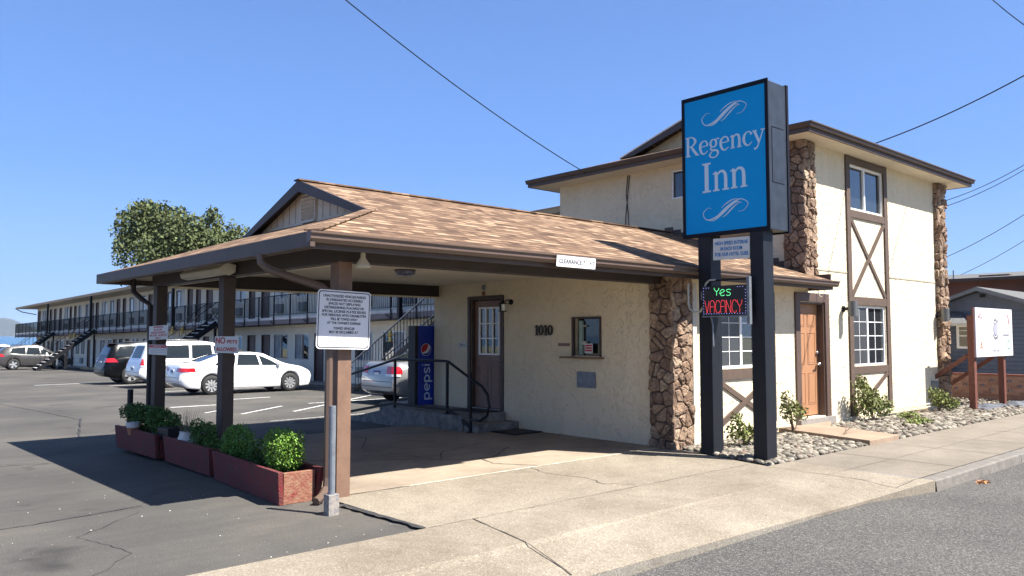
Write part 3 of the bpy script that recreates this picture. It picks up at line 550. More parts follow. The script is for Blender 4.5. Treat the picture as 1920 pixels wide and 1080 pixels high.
for s_ in (-1, 1):
    MB().prism([(YM+s_*2.0, uz(1.62)), (YM, uz(H)+.02), (YM, uz(H)-.15), (YM+s_*1.6, uz(1.62)+.01)], 'x', 14.55, 14.59).build('upper_barge_board', mat('barge_dark', (0, 0, 0)), bd)
    MB().bar((14.56, YM+s_*2.0, uz(1.64)+.015), (14.56, YM, uz(H)+.03), .05, .03).build('drip_edge', WHT, bd)
# step flashing where the low roof dies into the upper wall
mb = MB(); 
for k in range(14):
    y = 7.5+k*.2; mb.box(13.575, 13.598, y, y+.2, ez(y-6.7)+.02, ez(y-6.7)+.14)
mb.build('flashing', mat('flashing_dark', (.10, .06, .05), .7, .2, 9), bd)
# stone corners
mb = MB(); 
def corner(mb, x, y, z0, z1, wl, wr, seed, cs=.24, th=.05):
    a = .07
    mb.cm = 1; mb.box(x-a, x+.02, y-a, y+wl, z0, z1); mb.box(x+.02, x+wr, y-a, y-.002, z0, z1); mb.cm = 0
    stones(mb, (x-a, y+wl, z0), (0, -1, 0), (0, 0, 1), (-1, 0, 0), wl+a+.03, z1-z0, cs, seed, th); stones(mb, (x-a-.03, y-a, z0), (1, 0, 0), (0, 0, 1), (0, -1, 0), wr+a+.03, z1-z0, cs, seed+5, th)
corner(mb, 9.62, 7.2, -.05, 2.52, .34, .40, 11, .175, .035); mb.build('stone_pillar', [STONE, MORT], bd)
mb = MB(); corner(mb, 13.6, 7.2, 2.68, 5.23, .34, .34, 31, .175, .035); mb.build('stone_pillar', [STONE, MORT], bd)
mb = MB(); mb.cm = 1; mb.box(19.78, 20.17, 7.13, 7.198, -.05, 5.22); mb.box(20.1, 20.17, 7.198, 7.6, -.05, 5.22); mb.cm = 0
stones(mb, (19.76, 7.13, -.05), (1, 0, 0), (0, 0, 1), (0, -1, 0), .46, 5.27, .20, 51, .05); stones(mb, (19.78, 7.2, -.05), (0, -1, 0), (0, 0, 1), (-1, 0, 0), .08, 5.27, .20, 57, .04)
mb.build('stone_pillar', [STONE, MORT], bd)
# windows
def window(y, x0, x1, z0, z1, mull, grids, kinds, name='window'):
    """slider window in a wall facing -y: outer frame, meeting rail, panes, muntins"""
    f = MB(); t_ = .035; a, b = y+.02, y+.085
    f.box(x0, x1, a, b, z0, z0+t_); f.box(x0, x1, a, b, z1-t_, z1); f.box(x0, x0+t_, a, b, z0+t_, z1-t_); f.box(x1-t_, x1, a, b, z0+t_, z1-t_); f.box(mull-.03, mull+.03, a-.01, b, z0+t_, z1-t_)
    w_ = f.build(name, WHT, bd, bevel=.003)
    for (p0, p1, k) in ((x0+t_, mull-.03, kinds[0]), (mull+.03, x1-t_, kinds[1])):
        dy = .05 if k else .03
        MB().box(p0, p1, y+dy, y+dy+.01, z0+t_, z1-t_).build('pane', [mat('screen_pane', (.045, .048, .052), .35, .05, 4, spec=.6), GLS][k], w_)
        if grids:
            g = MB(); xm = (p0+p1)/2; q_ = .008 if k else .005; g.box(xm-q_, xm+q_, y+dy-.008, y+dy-.001, z0+t_, z1-t_)
            for j in range(1, grids): zz = z0+t_+(z1-z0-2*t_)*j/grids; g.box(p0, xm-.009, y+dy-.008, y+dy-.001, zz-q_, zz+q_); g.box(xm+.009, p1, y+dy-.008, y+dy-.001, zz-q_, zz+q_)
            g.build('muntin', WHT, w_)
    return w_
window(7.2, *W1, 11.5, 4, (0, 1)); window(7.2, *W2, 16.16, 4, (0, 1)); window(7.2, *UW, 16.17, 0, (1, 1))
w_ = MB().box(13.62, 13.66, 9.1, 10.14, 4.52, 4.55).box(13.62, 13.66, 9.1, 10.14, 5.09, 5.12).box(13.62, 13.66, 10.11, 10.14, 4.55, 5.09).build('side_window', WHT, bd); bx('pane', GLS, w_, 13.67, 13.69, 9.1, 10.11, 4.55, 5.09)
# half-timber boards on the street front
tb = MB(); P, Q = 7.165, 7.199
def vb(x0, x1, z0, z1): MB().box(x0, x1, P, Q, z0, z1).build('timber_board', TIM, bd, bevel=.003)
vb(15.29, 15.45, .08, 5.23); vb(17.0, 17.16, .08, 5.23)
for z0, z1 in ((5.08, 5.22), (4.0, 4.15), (2.26, 2.42), (.90, 1.04)): MB().box(15.452, 16.998, P+.003, Q, z0, z1).build('timber_board', TIM, bd, bevel=.003)
def brace(x0, z0, x1, z1, off): MB().bar((x0, 7.182+off, z0), (x1, 7.182+off, z1), .03, .085, upv=(1, 0, .01)).build('timber_brace', TIM, bd)
for (a, b, c, d) in ((15.47, 16.98, 2.44, 3.98), (15.47, 16.98, .12, .88)): brace(a, c, b, d, .0); brace(a, d, b, c, .006)
MB().box(10.78, 12.34, P, Q, .955, 1.115).build('timber_board', TIM, bd); vb(10.62, 10.78, .2, 2.4); vb(12.34, 12.50, .2, 2.4)
for s_ in (0, 1): brace(10.8, (.24, .93)[s_], 12.32, (.93, .24)[s_], .006*s_)
MB().box(17.162, 19.76, 7.19, 7.2, 2.87, 2.90).build('stucco_joint', mat('joint_shadow', (.35, .31, .24), .9, .1), bd); MB().box(13.95, 15.288, 7.19, 7.2, 2.87, 2.90).build('stucco_joint', mat('joint_shadow', (.35, .31, .24), .9, .1), bd)
# orange street door in its recess
fr = MB(); fr.box(13.21, 13.37, 7.165, 7.199, .12, 2.43).box(14.30, 14.46, 7.165, 7.199, .12, 2.43).box(13.37, 14.30, 7.165, 7.199, 2.27, 2.43); fr.box(14.27, 14.30, 7.2, 7.36, .17, 2.26).box(13.37, 13.40, 7.2, 7.36, .17, 2.26).box(13.40, 14.27, 7.2, 7.36, 2.23, 2.26)
fr.build('door_frame', mat('door_trim', (.088, .056, .043), .5, .08, 6), bd, bevel=.004); MB().box(14.28, 14.297, 7.30, 7.34, .17, 2.2).build('door_frame', DKB, bd)
def panel_door(mb, mp, org, right, nrm, w_, h, rows):
    """slab with raised panels: rows = [(z0, z1)] fractions"""
    org, right, nrm = Vector(org), Vector(right), Vector(nrm); U = Vector((0, 0, 1))
    mb.obox(org+right*w_/2+U*h/2-nrm*.02, (right, nrm, U), (w_/2, .02, h/2))
    for z0, z1 in rows:
        for k in range(2):
            cx_ = w_*(.28+.44*k); hw = w_*.155; c = org+right*cx_+U*h*(z0+z1)/2; hh = h*(z1-z0)/2
            for (a, b, e, f_) in ((0, hh, hw, .006), (0, -hh, hw, .006), (hw, 0, .006, hh), (-hw, 0, .006, hh)):
                mb.obox(c+right*a+U*b+nrm*.003, (right, nrm, U), (e+.004, .004, f_))
            mb.obox(c+nrm*.002, (right, nrm, U), (hw*.78, .003, hh-.022))
mb = MB(); panel_door(mb, None, (13.40, 7.32, .19), (1, 0, 0), (0, -1, 0), .87, 2.04, [(.80, .92), (.46, .74), (.10, .38)])
dr = mb.build('street_door', ODOOR, bd, bevel=.002)
MB().lathe([(.0, -.07), (.03, -.06), (.033, -.03), (.018, -.01), (.018, .0)], (14.2, 7.30, 1.12), 12, 'y').lathe([(0, -.02), (.03, -.02), (.03, 0)], (14.2, 7.30, 1.33), 12, 'y').tube([(14.2, 7.25, 1.12), (14.1, 7.24, 1.11)], .012, 6).build('handle', STEEL, dr, smooth=True)
bx('threshold', CONC, bd, 13.2, 14.5, 7.1, 7.198, -.05, .155)
# office door in the wall facing the carport
mb = MB(); mb.box(9.60, 9.64, 11.92, 12.0, .27, 2.40).box(9.60, 9.64, 10.95, 11.03, .27, 2.40).box(9.60, 9.64, 11.03, 11.92, 2.33, 2.40); mb.box(9.64, 9.80, 11.88, 11.92, .27, 2.33).box(9.64, 9.80, 11.03, 11.06, .27, 2.33); mb.build('office_door_frame', DKB, bd, bevel=.003)
mb = MB(); holes_wall(mb, 'x', 9.70, 9.74, 11.06, 11.88, .30, 2.31, [(11.17, 11.75, 1.32, 2.17)])
for y0 in (11.17, 11.50):
    mb.box(9.694, 9.70, y0, y0+.25, .42, .44).box(9.694, 9.70, y0, y0+.25, 1.05, 1.07).box(9.694, 9.70, y0, y0+.02, .44, 1.05).box(9.694, 9.70, y0+.23, y0+.25, .44, 1.05)
od = mb.build('office_door', RDOOR, bd, bevel=.002)
bx('door_pane', GLS, od, 9.715, 9.725, 11.17, 11.75, 1.32, 2.17)
mb = MB(); 
for y in (11.17, 11.353, 11.547, 11.74): mb.box(9.685, 9.71, y-.012 if 11.2 < y < 11.7 else y-.02, y+.012 if 11.2 < y < 11.7 else y+.02, 1.30, 2.19)
for z in (1.30, 1.60, 1.88, 2.17): mb.box(9.688, 9.709, 11.15, 11.76, z-.012, z+.012 if 1.4 < z < 2.1 else z+.02)
mb.build('muntin', WHT, od); MB().lathe([(0, -.06), (.028, -.05), (.028, -.02), (.012, 0)], (9.70, 11.13, 1.20), 10, 'x').build('door_knob', STEEL, od, smooth=True)
bx('threshold', STEEL, bd, 9.60, 9.70, 11.04, 11.90, .27, .295)
# ticket window
mb = MB(); mb.box(9.60, 9.66, 9.19, 9.225, 1.31, 1.96).box(9.60, 9.66, 8.575, 8.61, 1.31, 1.96).box(9.60, 9.66, 8.61, 9.19, 1.93, 1.96); tw = mb.build('service_window', DKB, bd)
bx('pane', GLB, tw, 9.74, 9.75, 8.6, 9.2, 1.32, 1.95); bx('jamb', mat('green_jamb', (.30, .42, .38), .6, .05), tw, 9.69, 9.735, 9.07, 9.14, 1.33, 1.90); MB().box(9.69, 9.735, 8.98, 9.07, 1.50, 1.56).build('latch', OFF, tw); MB().box(9.69, 9.73, 9.0, 9.07, 1.80, 1.825).build('latch', OFF, tw)
nb = MB().box(9.675, 9.68, 8.82, 9.0, 1.36, 1.52).build('notice_card', SGN, tw)
for i, l in enumerate(('PLEASE RING', 'NIGHT BELL', 'FOR SERVICE')): MB().box(9.672, 9.6745, 8.835, 8.985, 1.475-i*.04, 1.50-i*.04).build('notice_print', RED, nb)
MB().box(9.50, 9.64, 8.52, 9.42, 1.275, 1.305).build('window_shelf', mat('shelf_wood', (.20, .12, .07), .7, .3, 15), bd, bevel=.004)
# little steel hatch, house number
hb = MB().box(9.60, 9.618, 8.70, 9.11, .80, 1.06).build('utility_hatch', GALV, bd, bevel=.003, label='grey metal wall hatch')
mb = MB(); word(mb, '1010', (9.60, 9.885, 1.745), (0, -1, 0), (0, 0, 1), .18, .45, .012); mb.build('house_number', INK, bd)
MB().box(9.60, 9.618, 9.28, 9.54, 1.475, 1.525).build('wall_plaque', RDOOR, bd, label='small brown plaque')
# downspout at the front post
ds = MB(); ds.tube([(3.49, 7.75, 2.48), (3.49, 7.74, 2.40), (3.55, 7.68, 2.33), (3.62, 7.60, 2.29), (3.98, 7.36, 2.15), (4.03, 7.33, 2.10), (4.05, 7.32, 2.02), (4.05, 7.32, .22), (4.03, 7.30, .12), (3.95, 7.25, .05), (3.86, 7.20, .02)], .042, 8)
ds.build('downspout', BRNL, bd, smooth=False)
MB().tube([(4.0, 13.62, 2.60), (4.0, 13.60, 2.36), (4.08, 13.45, 2.24), (4.18, 13.33, 2.14), (4.19, 13.3, -.05)], .042, 8).build('downspout', BEAM, bd)
MB().tube([(14.0, 7.15, 2.5), (14.0, 7.12, 2.38), (14.01, 7.08, 2.36)], .01, 6).build('hook', OFF, bd)
MB().box(10.06, 10.16, 7.13, 7.198, .0, 2.45).build('corner_trim', mat('trim_grey', (.50, .47, .40), .7, .1), bd)
MB().tube([(16.5, 7.14, .12), (19.2, 7.14, .12), (19.3, 7.14, .16)], .018, 6).tube([(16.5, 7.13, .06), (19.25, 7.13, .06)], .014, 6).build('wall_pipe', OFF, bd)
MB().box(19.30, 19.42, 7.09, 7.198, .42, .62).build('junction_box', GALV, bd); MB().tube([(19.36, 7.13, .42), (19.36, 7.13, .15)], .015, 6).build('conduit', GALV, bd)
# wires down the upper wall
for k, (dy, e) in enumerate(((0, 0), (.05, .1))):
    MB().tube([(13.585, 11.25+dy, 5.2), (13.58, 11.3+dy, 4.8), (13.58, 11.35-dy, 4.4), (13.58, 11.38-e, 4.1), (13.57, 11.3+e*4, 3.92)], .009, 5).build('wall_cable', BLK, bd)
# ================================================================ STREET SIGN
t_ = thing('motel_sign', 'tall blue Regency Inn sign box on two dark square posts by the driveway', 'sign', (9.6, 6.1, 0))
for y0, y1 in ((5.60, 5.80), (6.42, 6.63)): MB().box(9.505, 9.755, y0, y1, -.05, 3.06).build('sign_post', BLK2, t_, bevel=.006)
CABM = mat('cabinet_slate', (.020, .026, .038), .45, .3, 5, .05, 30); cb = MB().box(9.51, 10.0, 5.50, 6.86, 3.06, 5.07).build('cabinet', CABM, t_, bevel=.008)
mb = MB(); mb.box(9.98, 10.03, 5.485, 6.875, 3.04, 5.09); mb.box(9.492, 9.51, 5.485, 6.875, 3.04, 3.10).box(9.492, 9.51, 5.485, 6.875, 5.03, 5.09).box(9.492, 9.51, 5.485, 5.535, 3.10, 5.03).box(9.492, 9.51, 6.825, 6.875, 3.10, 5.03); mb.build('sign_frame', mat('frame_black', (.004, .005, .012), .6, .1, spec=.2), cb, bevel=.003)
mb = MB()
for z in (3.7, 4.45): mb.box(9.60, 9.90, 5.494, 5.4995, z, z+.006)
mb.box(9.60, 9.606, 5.494, 5.4995, 3.7, 4.45); mb.build('cabinet_seam', BLK, cb)
pn = bx('sign_face', BLUE, t_, 9.500, 9.509, 5.535, 6.825, 3.10, 5.03)
mb = MB(); word(mb, 'Regency', (9.499, 6.175, 4.37), (0, -1, 0), (0, 0, 1), .285, 1.27, .003); mb.build('lettering', LET, pn)
mb = MB(); word(mb, 'Inn', (9.499, 6.17, 3.88), (0, -1, 0), (0, 0, 1), .42, .74, .003); mb.build('lettering', LET, pn)
SW = [[(-.50, .10, .01), (-.63, .12, .02), (-.80, -.02, .035), (-.66, -.22, .045), (-.32, -.16, .085), (.0, .05, .10), (.32, .22, .07), (.55, .26, .035), (.76, .12, .03), (.62, -.06, .02), (.42, -.08, .008)],
      [(-.62, -.24, .01), (-.40, -.25, .04), (-.12, -.09, .075), (.10, .07, .085), (.36, .20, .05), (.52, .18, .01)], [(-.12, -.20, .01), (.02, -.13, .04), (.2, .01, .06), (.42, .15, .03), (.56, .16, .008)],
      [(-.15, .08, .01), (.02, .19, .04), (.22, .27, .04), (.42, .29, .01)]]
SW = [[(p[0], p[1]*1.05, p[2]*.66) for p in q] for q in SW]
for zc in (4.74, 3.385): mb = MB(); strokes(mb, SW, (9.499, 6.16, zc), (0, -1, 0), (0, 0, 1), .46, .003); mb.build('flourish', LET, pn)
t_ = thing('internet_sign', 'small white sign with blue lettering hung between the two dark sign posts', 'sign', (9.50, 6.1, 2.84))
ip = MB().obox((9.493, 6.08, 2.845), ((0, 1, .02), (1, 0, 0), (0, -.02, 1)), (.285, .007, .15)).build('panel', SGN2, t_)
for k, (s_, wd) in enumerate((('HIGH SPEED INTERNE', .52), ('IN EACH ROOM', .34), ('FOR OUR HOTEL GUES', .52))): text(s_, (9.4855, 6.075, 2.925-k*.078), (0, -1, -.02+.0), (0, 0, 1), wd, .052, 'lettering', CYAN, ip, bold=.03)
# LED sign
t_ = thing('led_sign', 'black LED board reading Yes VACANCY in green and red dots', 'led sign', (9.45, 6.13, 1.93))
cs_ = MB().box(9.40, 9.46, 5.79, 6.50, 1.925, 2.335).build('housing', DPL, t_, bevel=.004)
def dots(mb, paths, org, right, upv, sc_, sx, step, r_, flat=True):
    org, right, upv = Vector(org), Vector(right), Vector(upv); nn = right.cross(upv)
    for path in paths:
        P = crom([(p[0], p[1], 0) for p in path]) if len(path) > 2 else [np.array((p[0], p[1], 0.)) for p in path]
        P = [np.array((p[0]*sx*sc_, p[1]*sc_)) for p in P]; d = 0; nxt = 0
        for a, b in zip(P[:-1], P[1:]):
            ln = float(np.hypot(*(b-a)))
            while nxt <= d+ln:
                q = a+(b-a)*((nxt-d)/max(ln, 1e-6)); c = org+right*float(q[0])+upv*float(q[1])
                mb.lathe([(r_, 0), (r_*.7, .0025), (0, .004)], (0, 0, 0), 6, 'z')
                k = 18; base = len(mb.v)-k
                for i in range(base, len(mb.v)): v = mb.v[i]; mb.v[i] = tuple(c+right*v[0]+upv*v[1]+nn*v[2])
                nxt += step
            d += ln
LV = {'V': (.6, [[(0, 1), (.25, 0)], [(.25, 0), (.5, 1)]]), 'A': (.62, [[(0, 0), (0, .7), (.12, .98), (.25, 1.02), (.38, .98), (.5, .7), (.5, 0)], [(.06, .5), (.46, .5)]]), 'C': (.58, [[(.48, .85), (.36, 1), (.15, .98), (.02, .7), (.0, .5), (.02, .25), (.15, .03), (.36, 0), (.48, .14)]]),
      'N': (.64, [[(0, 0), (0, 1)], [(0, 1), (.5, 0)], [(.5, 0), (.5, 1)]]), 'Y': (.6, [[(0, 1), (.02, .8), (.25, .5), (.48, .8), (.5, 1)], [(.25, .5), (.25, 0)]])}
em_g = mat('led_green', (.15, .95, .35), .4, 0, emit=.95); em_r = mat('led_red', (.95, .06, .08), .4, 0, emit=.7); em_b = mat('led_blue', (.35, .35, 1.), .4, 0, emit=.7)
mb = MB(); x = 0; tot = sum(LV[c][0] for c in 'VACANCY'); sc1 = .165; sx = .60/(tot*sc1)
for c in 'VACANCY': dots(mb, [[(p[0]+x, p[1]) for p in q] for q in LV[c][1]], (9.399, 6.455, 1.965), (0, -1, 0), (0, 0, 1), sc1, sx, .0115, .0036); x += LV[c][0]
mb.build('red_letters', em_r, cs_)
mb = MB(); ys2 = [([[(0, 1.15), (.02, .95), (.25, .65), (.48, .95), (.5, 1.15)], [(.25, .65), (.25, .0)]], 0), ([[(.05, .35), (.45, .62), (.47, .75), (.3, .9), (.08, .75), (.0, .4), (.12, .08), (.32, .0), (.5, .12)]], .62), ([[(.45, .82), (.25, .9), (.05, .78), (.15, .52), (.38, .42), (.45, .2), (.25, .0), (0, .1)]], 1.28)]
for g_, dx in ys2: dots(mb, [[(p[0]+dx, p[1]) for p in q] for q in g_], (9.399, 6.30, 2.195), (0, -1, 0), (0, 0, 1), .095, 1.55, .0105, .0036)
mb.build('green_letters', em_g, cs_)
mb = MB(); dots(mb, [[(0, 0), (.66, 0)], [(0, .36), (.12, .36)], [(.54, .36), (.66, .36)], [(0, .03), (0, .34)], [(.66, .03), (.66, .34)]], (9.399, 6.475, 1.95), (0, -1, 0), (0, 0, 1), 1, 1, .041, .0042); mb.build('blue_dots', em_b, cs_)
MB().box(9.38, 9.44, 5.745, 5.785, 1.80, 2.44).build('bracket', GALV, t_); MB().box(9.43, 9.46, 5.785, 6.42, 2.40, 2.425).build('support_bar', BLK, t_); MB().box(9.395, 9.465, 5.79, 6.50, 1.905, 1.922).build('bottom_rail', GALV, t_)
MB().tube([(9.44, 6.30, 2.42), (9.44, 6.40, 2.42), (9.44, 6.46, 2.38), (9.44, 6.48, 2.33)], .014, 6).build('conduit', OFF, t_); MB().tube([(9.5, 6.80, 2.40), (9.5, 6.80, 2.12), (9.5, 6.78, 2.03), (9.5, 6.70, 1.98), (9.5, 6.60, 1.99), (9.5, 6.53, 2.08)], .016, 6).build('conduit', OFF, t_)
MB().tube([(9.5, 6.43, 1.92), (9.5, 6.40, 1.80), (9.50, 6.395, 1.5)], .012, 6).build('cable', GALV, t_); MB().box(9.47, 9.503, 6.53, 6.57, 2.15, 2.27).build('switch_box', GALV, t_)
# ================================================================ SIGNS ON THE CARPORT POSTS
def rrect(w_, h, r_, n=6):
    P = []
    for cx_, cy_, a0 in ((w_/2-r_, h/2-r_, 0), (-w_/2+r_, h/2-r_, 90), (-w_/2+r_, -h/2+r_, 180), (w_/2-r_, -h/2+r_, 270)):
        P += [(cx_+r_*math.cos(R(a0+90*i/n)), cy_+r_*math.sin(R(a0+90*i/n))) for i in range(n+1)]
    return P
def plate(mb, c, right, upv, poly, d0, d1, mi=None):
    c, right, upv = Vector(c), Vector(right).normalized(), Vector(upv).normalized(); nn = right.cross(upv); n = len(poly)
    vs = [c+right*p[0]+upv*p[1]+nn*d for d in (d0, d1) for p in poly]
    mb.add(vs, [tuple(range(n-1, -1, -1)), tuple(range(n, 2*n))]+[(i, (i+1) % n, (i+1) % n+n, i+n) for i in range(n)], mi)
def ringplate(mb, c, right, upv, A, B, d0, d1):
    c, right, upv = Vector(c), Vector(right).normalized(), Vector(upv).normalized(); nn = right.cross(upv); n = len(A)
    vs = [c+right*p[0]+upv*p[1]+nn*d for d in (d0, d1) for P_ in (A, B) for p in P_]
    fs = []
    for i in range(n):
        j = (i+1) % n; fs += [(2*n+i, 2*n+j, 3*n+j, 3*n+i), (i, j, 2*n+j, 2*n+i), (n+i, 3*n+i, 3*n+j, n+j)]
    mb.add(vs, fs)
tilt = R(-1.6); SR, SU = Vector((math.cos(tilt), .02, math.sin(tilt))), Vector((-math.sin(tilt), 0, math.cos(tilt)))
sc0 = Vector((4.165, 7.225, 1.812))
t_ = thing('parking_notice_sign', 'large white rounded sign about towed vehicles on the front carport post', 'sign', tuple(sc0))
mb = MB(); plate(mb, sc0, SR, SU, rrect(.625, .60, .04), -.004, 0); pl = mb.build('panel', SGN, t_)
mb = MB(); ringplate(mb, sc0, SR, SU, rrect(.600, .575, .032), rrect(.582, .557, .028), .0005, .0015); mb.build('border', INK, pl)
ln = ['UNAUTHORIZED VEHICLES PARKED', 'IN DESIGNATED ACCESSIBLE', 'SPACES NOT DISPLAYING', 'DISTINGUISHING PLACARDS OR', 'SPECIAL LICENSE PLATES ISSUED', 'FOR PERSONS WITH DISABILITIES', 'WILL BE TOWED AWAY', "AT THE OWNER'S EXPENSE", 'TOWED VEHICLES', 'MAY BE RECLAIMED AT', 'OR BY TELEPHONING']
zz = [.240, .201, .162, .123, .084, .045, .006, -.033, -.088, -.126, -.213]
for s_, z in zip(ln, zz): text(s_, sc0+SU*z+Vector((0, -.0006, 0)), SR, SU, .0178*len(s_), .027, 'lettering', INK if s_ != ln[-1] else mat('ink_faded', (.33, .33, .34), .6, 0), pl, .001, bold=.02)
MB().lathe([(0, -.004), (.005, -.003), (.005, 0)], (sc0.x, sc0.y-.0, sc0.z+.27), 8, 'y').build('bolt', STEEL, pl)
t_ = thing('pets_sign', 'white NO PETS ALLOWED sign with red letters on the middle carport post', 'sign', (4.13, 10.37, 1.535))
mb = MB(); plate(mb, (4.128, 10.13, 1.535), (0, -1, 0), (0, 0, 1), rrect(.76, .215, .008, 2), 0, .006); pl = mb.build('panel', SGN2, t_)
for s_, dy, z, wd, ht in (('NO', .185, 1.59, .32, .085), ('PETS', -.19, 1.575, .32, .045), ('ALLOWED', .0, 1.477, .66, .052)): text(s_, (4.121, 10.13+dy, z), (0, -1, 0), (0, 0, 1), wd, ht, 'lettering', RED, pl, .0015, bold=.035)
t_ = thing('guest_parking_sign', 'tilted white guest parking sign high on the far carport post', 'sign', (4.13, 12.8, 1.70))
mb = MB(); plate(mb, (4.128, 12.75, 1.700), (0, -1, .02), (0, 0, 1), rrect(.86, .215, .008, 2), 0, .006); pl = mb.build('panel', SGN2, t_)
for k, s_ in enumerate(('PARKING', 'IS FOR', 'REGISTERED', 'MOTEL GUESTS', 'ONLY')): text(s_, (4.121, 12.75, 1.785-.042*k), (0, -1, .02), (0, 0, 1), .064*len(s_), .029, 'lettering', RED, pl, .0015, bold=.03)
t_ = thing('notice_sign', 'white notice sign with a red top band below the guest parking sign', 'sign', (4.13, 12.8, 1.44))
mb = MB(); plate(mb, (4.128, 12.76, 1.437), (0, -1, 0), (0, 0, 1), rrect(.84, .155, .006, 2), 0, .006); pl = mb.build('panel', SGN2, t_)
MB().box(4.119, 4.1215, 12.36, 13.16, 1.468, 1.508).build('red_band', RED, pl); text('NOTICE', (4.1188, 12.76, 1.488), (0, -1, 0), (0, 0, 1), .34, .024, 'lettering', SGN2, pl, .001)
mb = MB()
for k in range(3): mb.box(4.119, 4.1215, 12.42+.03*k, 13.1-.02*k, 1.447-.026*k, 1.4515-.026*k)
mb.build('small_print', mat('print_grey', (.35, .25, .25), .6, 0), pl)
t_ = thing('clearance_sign', 'white CLEARANCE sign screwed to the carport gutter', 'sign', (6.95, 6.6, 2.54))
cc = Vector((6.97, 6.606, 2.535)); cr = Vector((1, 0, -.004)); cu_ = Vector((.10, 0, 1))
mb = MB(); plate(mb, cc, cr, cu_, rrect(.68, .135, .014, 3), -.003, .0); pl = mb.build('panel', SGN, t_)
text('CLEARANCE 7', cc+cr*(-.075)+Vector((0, -.0005, 0)), cr, cu_, .45, .056, 'lettering', INK, pl, .001, bold=.02); text('10', cc+cr*.195+cu_*.012+Vector((0, -.0005, 0)), cr, cu_, .055, .028, 'lettering', INK, pl, .001); text('FT', cc+cr*.285+Vector((0, -.0005, 0)), cr, cu_, .085, .052, 'lettering', INK, pl, .001)
t_ = thing('office_sign', 'small white Office sign beside the brown office door', 'sign', (9.62, 12.16, 1.47))
pl = bx('panel', SGN2, t_, 9.607, 9.618, 12.03, 12.29, 1.405, 1.535); text('Office', (9.606, 12.16, 1.47), (0, -1, 0), (0, 0, 1), .19, .055, 'lettering', mat('ink_grey', (.08, .08, .09), .6, 0), pl, .0015)
# lamps of the carport
t_ = thing('wall_lantern', 'black carriage lantern beside the brown office door', 'wall light', (9.60, 10.8, 2.2))
MB().lathe([(0, 0), (.05, 0), (.05, -.03), (0, -.03)], (9.615, 10.74, 2.26), 12, 'x').tube([(9.6, 10.74, 2.26), (9.54, 10.74, 2.30), (9.47, 10.78, 2.27), (9.47, 10.80, 2.24)], .012, 6).build('bracket', BLK, t_)
MB().lathe([(0, .13), (.02, .10), (.085, .07), (.09, .06), (.0, .06)], (9.47, 10.82, 2.16), 8).lathe([(.075, -.06), (.075, -.075), (0, -.08)], (9.47, 10.82, 2.16), 8).lathe([(.078, .06), (.083, .06), (.075, -.06), (.070, -.06)], (9.47, 10.82, 2.16), 8, a0=0, a1=.5).lathe([(.078, .06), (.083, .06), (.075, -.06), (.070, -.06)], (9.47, 10.82, 2.16), 8, a0=PI, a1=PI+.5).build('lantern_cage', BLK, t_)
MB().lathe([(.062, .058), (.055, -.058)], (9.47, 10.82, 2.16), 8).build('lantern_glass', LAMPW, t_)
t_ = thing('flood_lamp', 'cream bell-shaped flood lamp under the front carport eave', 'lamp', (4.35, 7.18, 2.5))
MB().lathe([(.018, .11), (.024, .10), (.028, .04), (.055, .0), (.078, -.04), (.082, -.065), (.070, -.065), (.0, -.05)], (4.345, 7.17, 2.42), 20).build('lamp_shade', OFF, t_, smooth=True); MB().box(4.31, 4.48, 7.12, 7.22, 2.53, 2.545).build('mount', OFF, t_)
t_ = thing('tube_light', 'long cream tube light fixed under the left carport eave', 'lamp', (4.0, 10.55, 2.5))
MB().prism([(3.97, 2.56), (3.90, 2.50), (3.92, 2.44), (4.02, 2.42), (4.08, 2.46), (4.09, 2.54)], 'y', 9.85, 11.25).build('diffuser', OFF, t_, bevel=.01); MB().box(3.97, 4.02, 10.5, 10.58, 2.56, 2.66).build('mount', OFF, t_); MB().prism([(3.975, 2.567), (3.89, 2.50), (3.91, 2.432), (4.02, 2.412), (4.09, 2.455), (4.10, 2.547)], 'y', 9.81, 9.85).build('end_cap', OFF, t_)
t_ = thing('ceiling_light', 'round ribbed glass light on the carport ceiling', 'ceiling light', (6.85, 10.08, 2.655))
MB().lathe([(.15, .0), (.16, -.02), (.15, -.06), (.12, -.085), (.05, -.10), (0, -.10)], (6.85, 10.08, 2.655), 28).build('glass_bowl', mat('ribbed_glass', (.16, .18, .26), .1, .6, 60, c2=(.02, .02, .05), bump=.6, bs=50), t_, smooth=True); MB().lathe([(.165, 0), (.165, -.015), (.15, -.02)], (6.85, 10.08, 2.655), 24).build('trim_ring', DKB, t_)
t_ = thing('wall_medallion', 'small hanging grey and brown ornament above the office door', 'ornament', (9.6, 11.52, 2.5))
MB().lathe([(0, -.02), (.05, -.015), (.055, 0)], (9.612, 11.52, 2.56), 10, 'x').build('grey_disc', GALV, t_, smooth=True); MB().lathe([(0, -.02), (.045, -.015), (.05, 0)], (9.612, 11.52, 2.44), 10, 'x').build('brown_disc', mat('copper', (.22, .09, .03), .5, .2), t_, smooth=True)
for k, (x, z0, z1, lb) in enumerate(((15.07, 2.02, 2.31, 'grey cylinder wall light between the orange door and the timbered windows'), (19.72, 1.97, 2.27, 'grey cylinder wall light beside the far stone corner'))):
    t_ = thing('cylinder_light', lb, 'wall light', (x, 7.1, z0), 'cylinder lights on the street wall')
    MB().lathe([(.0, z1), (.085, z1), (.085, z0), (.07, z0), (.07, z1-.03)], (x, 7.0, 0), 20).build('lamp_tube', mat('lamp_grey', (.10, .105, .11), .45, .1), t_, smooth=False); MB().box(x-.03, x+.03, 7.08, 7.17, (z0+z1)/2-.03, (z0+z1)/2+.03).build('arm', BLK, t_); MB().lathe([(0, -.03), (.06, -.03), (.06, 0)], (x, 7.199, (z0+z1)/2), 14, 'y').build('mount', BLK, t_)
